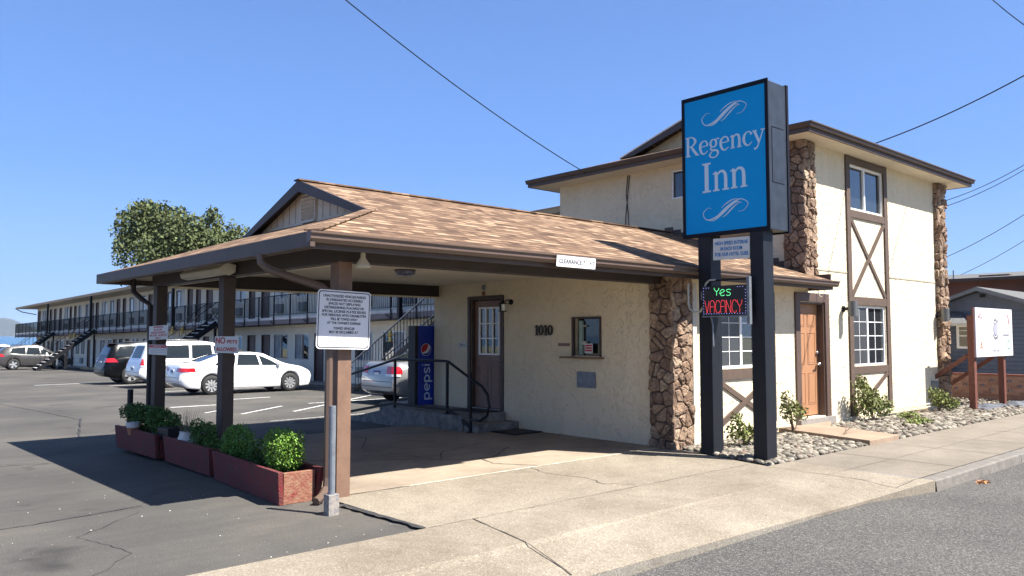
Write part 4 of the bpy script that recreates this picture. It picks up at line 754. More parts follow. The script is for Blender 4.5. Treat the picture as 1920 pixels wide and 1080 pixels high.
# ================================================================ STEPS, RAIL, MACHINE
t_ = thing('entrance_steps', 'grey concrete landing with two steps and a ramp at the office door', 'steps', (9.1, 11.8, 0))
MB().box(8.58, 9.60, 10.88, 13.1, -.1, .268).build('landing', CONCD, t_, bevel=.015); MB().box(8.62, 9.60, 10.52, 10.879, -.1, .135).build('step', CONCD, t_, bevel=.015)
MB().prism([(13.102, -.2), (13.102, .262), (14.9, G(14.9)-.01), (14.9, -.2)], 'x', 8.6, 9.10).build('ramp', CONCD, t_); MB().box(9.102, 10.6, 13.102, 14.3, -.2, .262).build('machine_pad', CONCD, t_)
t_ = thing('door_mat', 'black door mat on the slab in front of the steps', 'mat', (9.3, 10.2, 0)); MB().box(8.9, 9.55, 9.86, 10.48, .004, .018).build('rubber', BLK, t_, bevel=.004)
bx('mat_tread', BLK, t_, 8.93, 9.52, 9.9, 10.44, .0185, .022)
t_ = thing('door_mat', 'dark mat on the landing right under the office door', 'mat', (9.4, 11.4, .27)); MB().box(9.1, 9.58, 11.05, 11.85, .27, .285).build('rubber', DPL, t_, bevel=.004)
t_ = thing('handrail', 'black pipe handrail with curved ends along the ramp and steps', 'railing', (8.6, 12, 0))
def rpost(y, z0, z1): MB().box(8.585, 8.625, y-.02, y+.02, z0, z1).build('rail_post', BLK, t_)
rpost(10.66, .0, 1.02); rpost(11.32, .268, 1.20); rpost(12.98, .27, 1.20); rpost(14.82, -.1, .82)
MB().tube([(8.6, 14.98, .30), (8.6, 15.06, .34), (8.6, 15.08, .44), (8.6, 15.08, .62), (8.6, 15.02, .74), (8.6, 14.86, .80), (8.6, 12.98, 1.19), (8.6, 12.9, 1.20), (8.6, 11.36, 1.20), (8.6, 11.28, 1.19), (8.6, 10.66, .92), (8.6, 10.35, .80), (8.6, 10.20, .66), (8.6, 10.16, .48), (8.6, 10.22, .32), (8.6, 10.40, .22), (8.6, 10.64, .22)], .024, 8).build('top_rail', BLK, t_, smooth=True)
MB().bar((8.605, 14.82, .05), (8.605, 12.98, .36), .03, .05, upv=(0, 0, 1)).build('bottom_rail', BLK, t_); MB().bar((8.605, 12.96, .345), (8.605, 11.34, .345), .03, .05).build('bottom_rail', BLK, t_); MB().bar((8.605, 11.3, .35), (8.605, 10.68, .10), .03, .06).build('bottom_rail', BLK, t_)
MB().box(8.55, 8.66, 10.61, 10.71, 0, .012).box(8.55, 8.66, 11.27, 11.37, .269, .28).build('foot_plate', BLK, t_)
t_ = thing('vending_machine', 'tall blue Pepsi vending machine standing at the end of the office wall', 'vending machine', (9.5, 13.6, .26))
MB().box(9.20, 9.275, 13.17, 13.42, .264, 1.85).build('front_door', DPL, t_, bevel=.01); sp = MB().box(9.277, 9.95, 13.15, 13.42, .264, 1.85).build('cabinet', PEP, t_, bevel=.006)
PE = {'p': (.70, [[(.09, -.30, .13), (.09, .60, .13)], ell(.32, .30, .24, .27, .13, .13)]), 'e': (.68, [[(.10, .30, .12), (.58, .30, .12)], ell(.33, .30, .25, .27, .12, .12, 0, 310)]), 's': (.56, [[(.46, .52, .12), (.27, .60, .12), (.08, .50, .12), (.12, .36, .12), (.36, .25, .12), (.44, .10, .12), (.26, .0, .12), (.04, .08, .12)]]), 'i': (.26, [[(.11, 0, .13), (.11, .60, .13)], [(.11, .76, .13), (.11, .86, .13)]])}
mb = MB(); word(mb, 'pepsi', (9.44, 13.148, .73), (0, 0, 1), (-1, 0, 0), .215, .74, .002, PE); mb.build('lettering', mat('letter_ice', (.50, .58, .72), .4, 0), sp)
RX, UX = Vector((1, 0, 0)), Vector((0, 0, 1)); lc = Vector((9.455, 13.149, 1.37)); mb = MB(); r_ = .115
mb2 = MB(); plate(mb2, lc, RX, UX, [(r_*1.08*math.cos(a*PI/20), r_*1.08*math.sin(a*PI/20)) for a in range(40)], 0, .0015); mb2.build('logo_white', SGN, sp)
a0, a1 = R(62), R(212)
redp = [(r_*math.cos(a0+(a1-a0)*i/16), r_*math.sin(a0+(a1-a0)*i/16)) for i in range(17)]+[(-.045, -.040), (.0, -.018), (.035, .03)]
mb = MB(); plate(mb, lc, RX, UX, redp, .002, .003); mb.build('logo_red', RED, sp)
a0, a1 = R(225), R(385); bp_ = [(r_*math.cos(a0+(a1-a0)*i/16), r_*math.sin(a0+(a1-a0)*i/16)) for i in range(17)]+[(.075, -.03), (.03, -.072)]
mb = MB(); plate(mb, lc, RX, UX, bp_, .002, .003); mb.build('logo_blue', PEP, sp)
# pole beside the front post
t_ = thing('steel_post', 'weathered grey steel pipe in a square socket beside the front carport post', 'post', (3.78, 6.74, 0))
MB().tube([(3.78, 6.75, .02), (3.78, 6.75, .99)], .032, 12).build('pipe', GALV, t_, smooth=False); MB().box(3.725, 3.835, 6.70, 6.80, -.03, .17).build('socket', mat('socket_paint', (.09, .10, .13), .7, .4, 20, c2=(.35, .30, .24)), t_, bevel=.004)
t_ = thing('steel_post', 'short dark blue steel pipe beside the far carport post', 'post', (4.0, 13.2, -.05)); MB().tube([(3.98, 13.55, -.1), (3.98, 13.55, .80)], .045, 10).build('pipe', BLK2, t_)
# ================================================================ PLANTERS
PLK = [(3.585, .05), (3.715, .0), (3.68, -.03)]
PLY = [(7.43, 9.30, 'red wooden planter box nearest the street with a raw plank end'), (9.54, 11.08, 'red wooden planter box in the middle of the row'), (11.36, 12.95, 'red wooden planter box at the far end of the row')]
for k, (y0, y1, lb) in enumerate(PLY):
    x0, x1 = PLK[k][0], PLK[k][0]+.44; h = .31; t_ = thing('planter_box', lb, 'planter', (3.8, (y0+y1)/2, 0), 'planter boxes along the carport')
    def plank(nm, a, b, m_=REDW, flare=0):
        mb = MB(); mb.box(*a); mb.build(nm, m_, t_, bevel=.006)
    f = .03
    MB().add([(x0, y0, -.02), (x0+.05, y0, -.02), (x0+.05, y1, -.02), (x0, y1, -.02), (x0-f, y0-.03, h), (x0-f+.05, y0-.03, h), (x0-f+.05, y1+.03, h), (x0-f, y1+.03, h)], [(0, 3, 2, 1), (4, 5, 6, 7), (0, 1, 5, 4), (1, 2, 6, 5), (2, 3, 7, 6), (3, 0, 4, 7)]).build('side_board', REDW, t_, bevel=.005)
    MB().add([(x1-.05, y0-.01, -.02), (x1, y0-.01, -.02), (x1, y1, -.02), (x1-.05, y1, -.02), (x1-.05+f, y0-.05, h), (x1+f, y0-.05, h), (x1+f, y1+.03, h), (x1-.05+f, y1+.03, h)], [(0, 3, 2, 1), (4, 5, 6, 7), (0, 1, 5, 4), (1, 2, 6, 5), (2, 3, 7, 6), (3, 0, 4, 7)]).build('side_board', REDW, t_, bevel=.005)
    MB().box(x0+.05, x1-.05, y0+.01, y0+.055, -.02, h-.02).build('end_board', RAWW if k == 0 else REDW, t_, bevel=.004, label='raw wood end with flaking red paint' if k == 0 else None); MB().box(x0+.05, x1-.05, y1-.055, y1-.01, -.02, h-.02).build('end_board', REDW, t_)
    MB().box(x0+.04, x1-.04, y0+.05, y1-.05, .0, .23).build('soil', SOIL, t_)
    for ch in t_.children:
        for v in ch.data.vertices: v.co.x += PLK[k][1]*(v.co.y+t_.location.y-y0)
def bush(name, label, cat, base, lo, m_, n, size, seed, stem=(), hollow=.45, group=None):
    t_ = thing(name, label, cat, base, group); mb = MB(); leaves(mb, n, lobes(lo, hollow), size, seed); mb.build('foliage', m_, t_)
    mb = MB(); rnd = random.Random(seed); B = Vector(base)
    for _ in range(9):
        l = rnd.choice(lo); P = Vector((l[0]+rnd.uniform(-.5, .5)*l[3], l[1]+rnd.uniform(-.5, .5)*l[4], l[2]+rnd.uniform(-.2, .7)*l[5])); mb.tube([B+Vector((rnd.uniform(-.03, .03), rnd.uniform(-.03, .03), 0)), B.lerp(P, .5)+Vector((rnd.uniform(-.03, .03), 0, .02)), P], [.008, .006, .003], 5)
    mb.build('stem', BARK, t_); return t_
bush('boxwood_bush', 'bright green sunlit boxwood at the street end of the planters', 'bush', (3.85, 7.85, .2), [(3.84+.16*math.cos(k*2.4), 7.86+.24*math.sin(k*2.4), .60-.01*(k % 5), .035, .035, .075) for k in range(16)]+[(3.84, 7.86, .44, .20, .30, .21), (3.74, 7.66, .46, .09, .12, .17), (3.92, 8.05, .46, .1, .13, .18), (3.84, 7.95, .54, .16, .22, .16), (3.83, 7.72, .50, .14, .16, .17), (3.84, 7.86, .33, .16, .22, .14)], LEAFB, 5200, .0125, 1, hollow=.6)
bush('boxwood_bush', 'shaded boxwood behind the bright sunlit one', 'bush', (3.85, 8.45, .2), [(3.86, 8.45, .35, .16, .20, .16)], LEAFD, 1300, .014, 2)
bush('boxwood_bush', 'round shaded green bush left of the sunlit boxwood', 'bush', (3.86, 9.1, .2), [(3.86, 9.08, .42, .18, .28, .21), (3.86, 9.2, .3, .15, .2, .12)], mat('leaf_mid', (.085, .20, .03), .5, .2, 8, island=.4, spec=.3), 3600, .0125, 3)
bush('sprig_shrub', 'dark leafy shrub beside the white pot', 'bush', (3.86, 10.15, .22), [(3.86, 10.12, .40, .16, .24, .17), (3.84, 10.3, .50, .10, .10, .12), (3.85, 9.9, .50, .08, .1, .1), (3.86, 9.75, .30, .14, .2, .09)], LEAFD, 2400, .015, 4)
bush('potted_shrub', 'wide dark shrub in the far planter, left half', 'bush', (3.86, 12.65, .24), [(3.86, 12.5, .50, .20, .50, .14), (3.84, 12.9, .50, .2, .26, .14), (3.86, 12.6, .36, .15, .3, .14)], LEAFD, 3200, .018, 5)
bush('potted_shrub', 'wide dark shrub in the far planter, right half', 'bush', (3.88, 11.75, .24), [(3.88, 11.7, .46, .20, .48, .14), (3.88, 11.9, .55, .14, .3, .10), (3.9, 11.35, .45, .1, .2, .08), (3.86, 11.7, .32, .12, .3, .1)], LEAFD, 3200, .017, 6)
t_ = thing('grass_tuft', 'sparse tall grass blades growing in the white pot', 'plant', (3.84, 10.62, .36)); mb = MB(); rnd = random.Random(8)
for _ in range(46):
    a = Vector((3.84+rnd.uniform(-.06, .06), 10.62+rnd.uniform(-.1, .1), .34)); e = a+Vector((rnd.uniform(-.10, .10), rnd.uniform(-.16, .16), rnd.uniform(.15, .36))); mb.tube([a, (a+e)/2+Vector((0, 0, .04)), e], [.003, .0025, .001], 3)
mb.build('blades', mat('grass_dry', (.16, .17, .09), .8, .2), t_)
t_ = thing('plant_pot', 'round white glazed pot in the middle planter', 'pot', (3.84, 10.6, .22)); MB().lathe([(0, 0), (.07, 0), (.12, .06), (.125, .12), (.10, .19), (.108, .205), (.095, .205), (.085, .17), (0, .165)], (3.84, 10.62, .2), 24).build('vessel', POTW, t_, smooth=True); MB().lathe([(.088, .0), (0, .012)], (3.84, 10.62, .365), 16).build('potting_soil', SOIL, t_)
t_ = thing('plant_pot', 'small terracotta pot with pale rim in the far planter', 'pot', (3.66, 12.3, .22)); MB().lathe([(0, 0), (.06, 0), (.085, .11), (.0, .11)], (3.67, 12.33, .22), 20).build('vessel', TERRA, t_); MB().lathe([(.09, .11), (.095, .18), (.082, .18), (.08, .15), (0, .15)], (3.67, 12.33, .22), 20).build('pot_rim', POTW, t_)
t_ = thing('plant_tub', 'black square tub at the near end of the far planter', 'pot', (3.9, 11.25, .24)); MB().box(3.74, 4.08, 11.08, 11.5, .24, .40).build('tub', BLK, t_, bevel=.01); bx('tub_soil', SOIL, t_, 3.76, 4.06, 11.1, 11.48, .401, .41)
# shrubs by the street wall
bush('rose_shrub', 'small leafy shrub growing between the two sign posts', 'bush', (10.6, 6.6, 0), [(10.5, 6.6, .22, .28, .22, .16), (10.42, 6.62, .42, .14, .12, .12), (10.8, 6.5, .22, .2, .2, .12)], LEAFS, 560, .03, 11, hollow=.2)
bush('rose_shrub', 'thin leggy shrub left of the orange door', 'bush', (12.5, 6.85, 0), [(12.45, 6.9, .42, .20, .16, .24), (12.3, 6.9, .62, .10, .1, .12), (12.75, 6.85, .35, .16, .12, .14)], LEAFS, 420, .03, 12, hollow=.1)
bush('rose_shrub', 'bushy green shrub right of the orange door', 'bush', (15.5, 6.85, 0), [(15.4, 6.9, .38, .42, .25, .30), (15.1, 6.9, .70, .22, .16, .20), (15.8, 6.8, .28, .3, .22, .22)], LEAFS, 1500, .03, 13, hollow=.15)
bush('rose_shrub', 'low shrub at the foot of the far stone corner', 'bush', (18.4, 6.7, 0), [(18.35, 6.7, .30, .30, .22, .20), (18.7, 6.6, .18, .3, .2, .14), (18.1, 6.75, .45, .12, .1, .12)], LEAFS, 800, .032, 14, hollow=.15)
bush('ground_weed', 'low yellow-green weed among the pale stones', 'plant', (15.9, 6.1, 0), [(15.7, 6.1, .05, .42, .22, .07), (16.3, 6.5, .08, .3, .2, .1)], mat('leaf_weed', (.20, .24, .06), .7, .2, 6, island=.3), 900, .022, 15, hollow=0)
t_ = thing('bare_twig', 'bare forked twig sticking up from the stones by the door path', 'plant', (12.2, 5.95, 0)); MB().tube([(12.35, 6.0, 0), (12.5, 5.98, .12), (12.72, 5.96, .20), (12.86, 5.95, .33)], [.012, .010, .008, .004], 5).tube([(12.72, 5.96, .2), (12.9, 5.9, .26)], [.006, .003], 5).tube([(12.5, 5.98, .12), (12.6, 6.0, .22)], [.006, .003], 5).build('stem', BARK, t_)
def cloth(name, label, c, rx, ry, h, seed, m_):
    rnd = random.Random(seed); n = 14; vs = []
    for j in range(n+1):
        for i in range(n+1):
            u, v = i/n*2-1, j/n*2-1; d = max(0, 1-(u*u+v*v)*.6); vs.append((c[0]+u*rx*(1+rnd.uniform(-.05, .05)), c[1]+v*ry, c[2]+h*(d**.6)*(.6+.4*math.sin(5*u+seed)*math.cos(4*v))+rnd.uniform(0, .02)))
    o = MB().add(vs, [(j*(n+1)+i, j*(n+1)+i+1, (j+1)*(n+1)+i+1, (j+1)*(n+1)+i) for j in range(n) for i in range(n)]).build(name, m_, smooth=True); tag(o, label, 'cloth')
TARP = mat('slate_tarp', (.075, .08, .095), .8, .4, 5, .4, 30)
cloth('landscape_fabric', 'dark sheet of landscape fabric lying on the gravel, left piece', (20.3, 6.35, .0), .8, .25, .10, 2, TARP); cloth('landscape_fabric', 'dark sheet of landscape fabric lying on the gravel, right piece', (21.3, 6.0, .0), .45, .25, .14, 4, TARP)
mb = MB(); rnd = random.Random(44)
for _ in range(300):
    x, y = rnd.uniform(-3, 4.0), 5.75+rnd.random()**1.6*9; z = G(y)-.016; s_ = rnd.uniform(.004, .011); a = rnd.uniform(0, 3)
    mb.add([(x+s_*math.cos(a), y+s_*math.sin(a), z), (x-s_*.5*math.sin(a), y+s_*.5*math.cos(a), z+.003), (x-s_*math.cos(a), y-s_*math.sin(a), z), (x+s_*.5*math.sin(a), y-s_*.5*math.cos(a), z+.001)], [(0, 1, 2, 3)])
tag(mb.build('petal_litter', mat('litter_pale', (.62, .60, .55), .9, .1)), 'pale flakes and petals scattered over the asphalt lot', 'litter', kind='stuff')
t_ = thing('leaf_litter', 'small heap of dry orange leaves in the gutter', 'leaves', (10.9, 3.4, -.13)); mb = MB(); leaves(mb, 90, lobes([(10.75, 3.45, -.12, .16, .07, .02)], 0), .016, 31); mb.build('dry_leaf_heap', mat('leaf_dry', (.45, .20, .07), .8, .3, 9, island=.4), t_); t_['kind'] = 'stuff'
# ================================================================ BILLBOARD AND NEIGHBOURS
t_ = thing('billboard', 'white bakery board with small drawings on reddish wooden posts', 'sign', (20.6, 6.3, 0))
bbp = bx('panel', SGN, t_, 19.44, 21.92, 6.28, 6.31, 1.17, 2.275); RDW = mat('redwood_post', (.13, .042, .028), .7, .2, 10); bx('panel_back', RDW, t_, 19.40, 21.9, 6.312, 6.34, 1.15, 2.27)
for x in (19.47, 21.42): MB().box(x, x+.14, 6.345, 6.47, -.1, 1.6 if x > 20 else 2.1).build('post', RDW, t_)
for x in (19.5, 21.45): MB().bar((x+.07, 6.5, 1.2), (x+.07, 8.2, -.02), .05, .09).build('brace', RDW, t_)
mb = MB(); plate(mb, (20.72, 6.279, 1.79), RX, UX, [(.145*math.cos(a*PI/16), .155*math.sin(a*PI/16)) for a in range(32)], 0, .002); mb.build('grey_oval', mat('oval_grey', (.13, .13, .17), .6, 0), bbp)
mb = MB(); plate(mb, (20.72, 6.276, 1.79), RX, UX, [(.12*math.cos(a*PI/16), .13*math.sin(a*PI/16)) for a in range(32)], 0, .0015); mb.build('pale_oval', mat('oval_pale', (.30, .30, .36), .6, 0), bbp)
GI = mat('ink_soft', (.06, .06, .08), .6, 0)
for k, c in enumerate('CANI'):
    a = R(128-k*25); d = Vector((math.cos(a), 0, math.sin(a))); text(c, Vector((20.72, 6.278, 1.79))+d*.225, (math.sin(a), 0, -math.cos(a)), d, .045 if c == 'I' else .075, .095, 'lettering', GI, bbp, .002)
mb = MB()
for k in range(6): a = R(222+k*19); d = Vector((math.cos(a), 0, math.sin(a))); mb.obox(Vector((20.72, 6.277, 1.79))+d*.21, ((math.sin(a), 0, -math.cos(a)), (0, 1, 0), d), (.022, .001, .028))
mb.build('arched_marks', GI, bbp)
mb = MB(); mb.box(20.1, 21.35, 6.277, 6.279, 1.385, 1.391); mb.build('rule_line', GI, bbp); text('707 263', (20.72, 6.278, 1.30), RX, UX, .42, .045, 'lettering', GI, bbp, .002)
mb = MB()
for k in range(6): mb.box(21.25+k*.07, 21.29+k*.07, 6.277, 6.279, 1.63, 1.68)
mb.build('small_marks', GI, bbp)
mb = MB(); ringplate(mb, (21.62, 6.279, 1.43), RX, UX, [(.11*math.cos(a*PI/16), .115*math.sin(a*PI/16)) for a in range(32)], [(.08*math.cos(a*PI/16), .085*math.sin(a*PI/16)) for a in range(32)], 0, .002); mb.build('round_stamp', mat('stamp_green', (.06, .20, .19), .6, 0), bbp)
mb = MB(); strokes(mb, [[(0, 0, .05), (.1, .2, .06), (.16, .36, .05)], [(.16, .36, .05), (.24, .15, .06), (.28, 0, .05)], [(.05, .1, .05), (.24, .12, .05)]], (19.68, 6.279, 1.33), RX, UX, .5, .002); mb.build('orange_motif', mat('motif_orange', (.40, .10, .02), .6, 0), bbp)
mb = MB(); strokes(mb, [[(0, 0, .05), (-.12, .34, .05), (-.2, .52, .04)], [(.06, .0, .03), (-.06, .34, .03), (-.16, .50, .02)]], (21.68, 6.279, 1.90), RX, UX, .5, .002); mb.build('pink_motif', mat('motif_pink', (.30, .04, .05), .6, 0), bbp)
mb = MB()
for (x, z, r_) in ((19.66, 2.07, .04), (19.74, 2.13, .03), (19.79, 2.05, .035)): plate(mb, (x, 6.279, z), RX, UX, [(r_*math.cos(a*PI/8), r_*math.sin(a*PI/8)) for a in range(16)], 0, .002)
mb.build('berry_motif', mat('motif_berry', (.15, .02, .03), .6, 0), bbp)
# brick wall with pierced courses
def brickmat():
    m, N, L, b, tc = nodes('brick_wall'); b.inputs['Roughness'].default_value = .9; sp_ = N.new('ShaderNodeSeparateXYZ'); L.new(tc.outputs['Object'], sp_.inputs[0]); cb_ = N.new('ShaderNodeCombineXYZ'); L.new(sp_.outputs[1], cb_.inputs[0]); L.new(sp_.outputs[2], cb_.inputs[1])
    t = N.new('ShaderNodeTexBrick'); t.inputs['Color1'].default_value = (.20, .095, .065, 1); t.inputs['Color2'].default_value = (.30, .17, .12, 1); t.inputs['Mortar'].default_value = (.20, .15, .13, 1); t.inputs['Scale'].default_value = 1; t.inputs['Brick Width'].default_value = .21; t.inputs['Row Height'].default_value = .075; t.inputs['Mortar Size'].default_value = .007
    L.new(cb_.outputs[0], t.inputs['Vector']); L.new(t.outputs[0], b.inputs['Base Color']); return m
BRK = brickmat(); t_ = thing('brick_wall', 'low brown brick garden wall with pierced openings', 'wall', (23, 7, -.15))
hs = []
rnd = random.Random(4)
for r_ in range(3):
    for k in range(24): y = 1.6+k*.42+(.21 if r_ % 2 else 0); hs.append((y, y+.10, .22+r_*.12, .28+r_*.12))
mb = MB()
zb = [-.3, .22, .28, .34, .40, .46, .52, .62]
for a, b_ in zip(zb[:-1], zb[1:]):
    row = sorted([h for h in hs if abs(h[2]-a) < .001]); y = 1.0
    for h in row: mb.box(23, 23.12, y, h[0], a, b_); y = h[1]
    mb.box(23, 23.12, y, 11.8, a, b_)
mb.build('brickwork', BRK, t_); MB().box(22.98, 23.14, 1, 11.8, .621, .66).build('coping', mat('coping_red', (.22, .075, .05), .8, .15), t_)
for (nm, lb, X, ya, yb, z0, ze, zp, m_, yp) in (('blue_house', 'blue clapboard house with grey gable roof behind the brick wall', 28, -3.2, 10.1, -.4, 2.45, 3.17, None, 8.87),):
    t_ = thing(nm, lb, 'house', (28, 6, -.35))
    CL = mat('clapboard_blue', (.095, .12, .175), .7, .08, 5)
    pr_ = [(10.0, -.4), (10.0, 2.68), (8.87, 3.10), (3.5, 1.1+.9), (3.5, -.4)]
    pr_ = [(10.0, -.4), (10.0, 2.66), (8.87, 3.06), (5.9, 2.06), (5.9, -.4)]
    MB().prism(pr_, 'x', 28, 36).build('wall', CL, t_)
    mb = MB()
    for k in range(22):
        z = -.2+k*.13; ymax = 9.98; zt = z
        if z < 2.5: mb.box(27.985, 28.0, 5.95, 9.98, z, z+.012)
    mb.build('clapboard_edge', mat('clap_shadow', (.04, .055, .08), .8, 0), t_)
    RG = mat('roof_grey', (.10, .10, .097), .9, .25, 12); sl = .36
    MB().prism([(10.5, 2.50), (8.87, 3.09), (8.87, 3.19), (10.5, 2.60)], 'x', 27.6, 36).build('roof', RG, t_); MB().prism([(8.87, 3.09), (5.2, 1.85), (5.2, 1.95), (8.87, 3.19)], 'x', 27.6, 36).build('roof', RG, t_)
    MB().prism([(10.52, 2.47), (8.87, 3.06), (8.87, 3.17), (10.52, 2.58)], 'x', 27.56, 27.598).build('rake_board', mat('rake_grey', (.13, .145, .165), .7, .1), t_); MB().prism([(8.87, 3.06), (5.2, 1.82), (5.2, 1.93), (8.87, 3.17)], 'x', 27.56, 27.598).build('rake_board', MT['rake_grey'], t_)
    # side porch with its own low roof
    MB().prism([(9.0, 1.96), (9.0, 2.0), (12.6, 2.02), (12.6, 1.98)], 'x', 26.8, 28).build('porch_soffit', OFF, t_)
    MB().add([(26.75, 8.85, 2.02), (26.75, 12.8, 2.06), (28.2, 12.8, 2.62), (28.2, 9.6, 2.50)], [(0, 1, 2, 3)]).build('porch_roof', RG, t_); MB().box(26.74, 26.79, 8.85, 12.8, 1.95, 2.03).build('porch_fascia', OFF, t_)
    MB().box(27.4, 27.5, 9.72, 9.80, -.3, 1.97).build('porch_post', WHT, t_); MB().box(27.5, 27.55, 9.8, 10.8, .2, .9).build('porch_panel', mat('lattice', (.5, .52, .55), .7, .1), t_)
    MB().box(28.0, 29, 9.98, 12.5, -.4, 2.2).build('wall', mat('wall_grey', (.22, .22, .23), .8, .1), t_)
    w_ = MB().box(27.96, 27.983, 9.53, 9.61, 1.30, 1.98).box(27.96, 27.983, 8.85, 9.61, 1.23, 1.30).box(27.96, 27.983, 8.85, 8.91, 1.3, 1.98).box(27.96, 27.983, 8.91, 9.53, 1.62, 1.66).box(27.96, 27.983, 8.91, 9.53, 1.93, 1.98).build('window', WHT, t_); bx('pane', GLS, w_, 27.975, 27.984, 8.91, 9.53, 1.3, 1.93)
    MB().box(27.965, 27.973, 9.21, 9.23, 1.30, 1.93).box(27.965, 27.973, 8.91, 9.53, 1.80, 1.82).build('muntin', WHT, w_)
    MB().box(27.9, 27.98, 8.75, 8.87, 2.86, 2.95).build('gable_light', BLK, t_)
t_ = thing('brown_building', 'long brown building with a low grey roof behind the blue house', 'building', (38, 8, -.4)); MB().box(38, 46, -6, 20, -.4, 4.04).build('wall', mat('wall_brown', (.13, .055, .042), .8, .12, 1), t_)
MB().prism([(37.5, 4.02), (37.5, 4.10), (44, 4.75), (47, 4.1), (47, 4.02)], 'y', -6.4, 20.4).build('roof', MT['roof_grey'], t_); MB().box(37.45, 37.499, -6.4, 20.4, 3.98, 4.12).build('fascia', DKB, t_)
MB().tube([(38.3, 13.2, 4.1), (38.3, 13.2, 4.55)], .03, 6).build('vent_pipe', GALV, t_); MB().box(39.0, 39.4, 11.2, 12.4, 4.2, 4.32).build('roof_vent', MT['flashing_dark'], t_)
# ================================================================ LONG MOTEL WING (floors step down with the lot)
t_ = wing = thing('motel_wing', 'long two-storey motel wing with balcony, railings and a row of doors', 'building', (16.4, 50, -.5))
XW, XS, XE, Y0, Y1 = 16.4, 15.1, 14.85, 14.0, 84.0
def seg(mb, x0, x1, y0, y1, z0, z1):     # a long box sheared to follow the lot
    a, b = G(y0), G(y1); mb.add([(x0, y0, z0+a), (x1, y0, z0+a), (x1, y1, z0+b), (x0, y1, z0+b), (x0, y0, z1+a), (x1, y0, z1+a), (x1, y1, z1+b), (x0, y1, z1+b)], [(0, 3, 2, 1), (4, 5, 6, 7), (0, 1, 5, 4), (1, 2, 6, 5), (2, 3, 7, 6), (3, 0, 4, 7)])
WIN = 'w'; DOR = 'd'
upper = [(19.8, 21.2, WIN), (23.2, 24.6, WIN), (26.0, 27.4, WIN), (28.9, 29.7, DOR), (31.3, 32.6, WIN), (33.5, 34.9, WIN), (35.3, 36.2, DOR), (36.9, 37.6, DOR), (38.0, 39.5, WIN), (42.2, 43.1, DOR), (43.9, 44.6, DOR), (45.1, 45.9, DOR), (46.4, 47.8, WIN), (48.6, 49.9, WIN), (50.6, 51.4, DOR), (51.9, 52.7, DOR), (53.2, 54.6, WIN), (55.1, 56.6, WIN), (57.3, 58.0, DOR), (58.6, 59.4, DOR), (59.8, 61.0, WIN), (61.8, 63.1, WIN), (63.8, 64.6, DOR), (65.1, 65.9, DOR), (66.3, 67.5, WIN), (68.5, 69.6, WIN), (70.1, 70.8, DOR), (71.5, 72.2, DOR), (72.5, 73.9, WIN), (74.8, 75.6, DOR), (76.7, 77.5, DOR), (78.2, 79.1, DOR), (80.5, 81.8, WIN), (82.6, 83.6, DOR)]
lower = [(20.6, 22.6, WIN), (24.1, 25.6, WIN), (26.3, 27.6, WIN), (28.6, 29.3, DOR), (30.1, 30.9, DOR), (31.4, 32.7, WIN), (33.4, 34.8, WIN), (35.2, 36.1, DOR), (36.8, 37.7, DOR), (38.3, 39.6, WIN), (40.6, 41.9, WIN), (42.6, 43.4, DOR), (44.0, 44.8, DOR), (45.4, 46.7, WIN), (47.5, 48.8, WIN), (49.5, 50.3, DOR), (50.9, 51.7, DOR), (52.3, 53.6, WIN), (54.4, 55.7, WIN), (56.4, 57.2, DOR), (57.8, 58.6, DOR), (59.2, 60.0, DOR), (60.3, 61.4, WIN), (62.0, 63.2, WIN), (64.3, 65.0, DOR), (65.8, 66.6, DOR), (67.3, 68.4, WIN), (68.8, 70.0, WIN), (70.6, 71.4, DOR), (72.2, 73.0, DOR), (74.0, 75.3, WIN), (75.6, 76.4, DOR), (77.5, 78.2, DOR), (78.8, 79.6, DOR), (80.5, 81.3, DOR)]
FL1, FL2 = -.03, 2.72
mb = MB()
for ops, z0, z1, fl in ((lower, -.3, 2.72, FL1), (upper, 2.72, 5.25, FL2)):
    y = Y0
    for a, b_, k in ops:
        seg(mb, XW, XW+.2, y, a, z0, z1)
        top = fl+2.05; bot = fl if k == DOR else fl+.92
        seg(mb, XW, XW+.2, a, b_, top, z1)
        if bot > z0: seg(mb, XW, XW+.2, a, b_, z0, bot)
        y = b_
    seg(mb, XW, XW+.2, y, Y1, z0, z1)
seg(mb, XW+.2, 24, Y1-.2, Y1, -.3, 5.25); seg(mb, XW+.2, 24, Y0, Y0+.2, -.3, 5.25)
mb.build('wall', STUW, wing)
mb = MB(); seg(mb, XW+.21, 24, Y0+.2, Y1-.2, .1, 5.2); mb.build('light_block', DPL, wing)  # unseen dark block added behind the wing's doors and windows
rnd = random.Random(12); CREAM = mat('curtain_pale', (.60, .62, .62), .9, .08, 3)
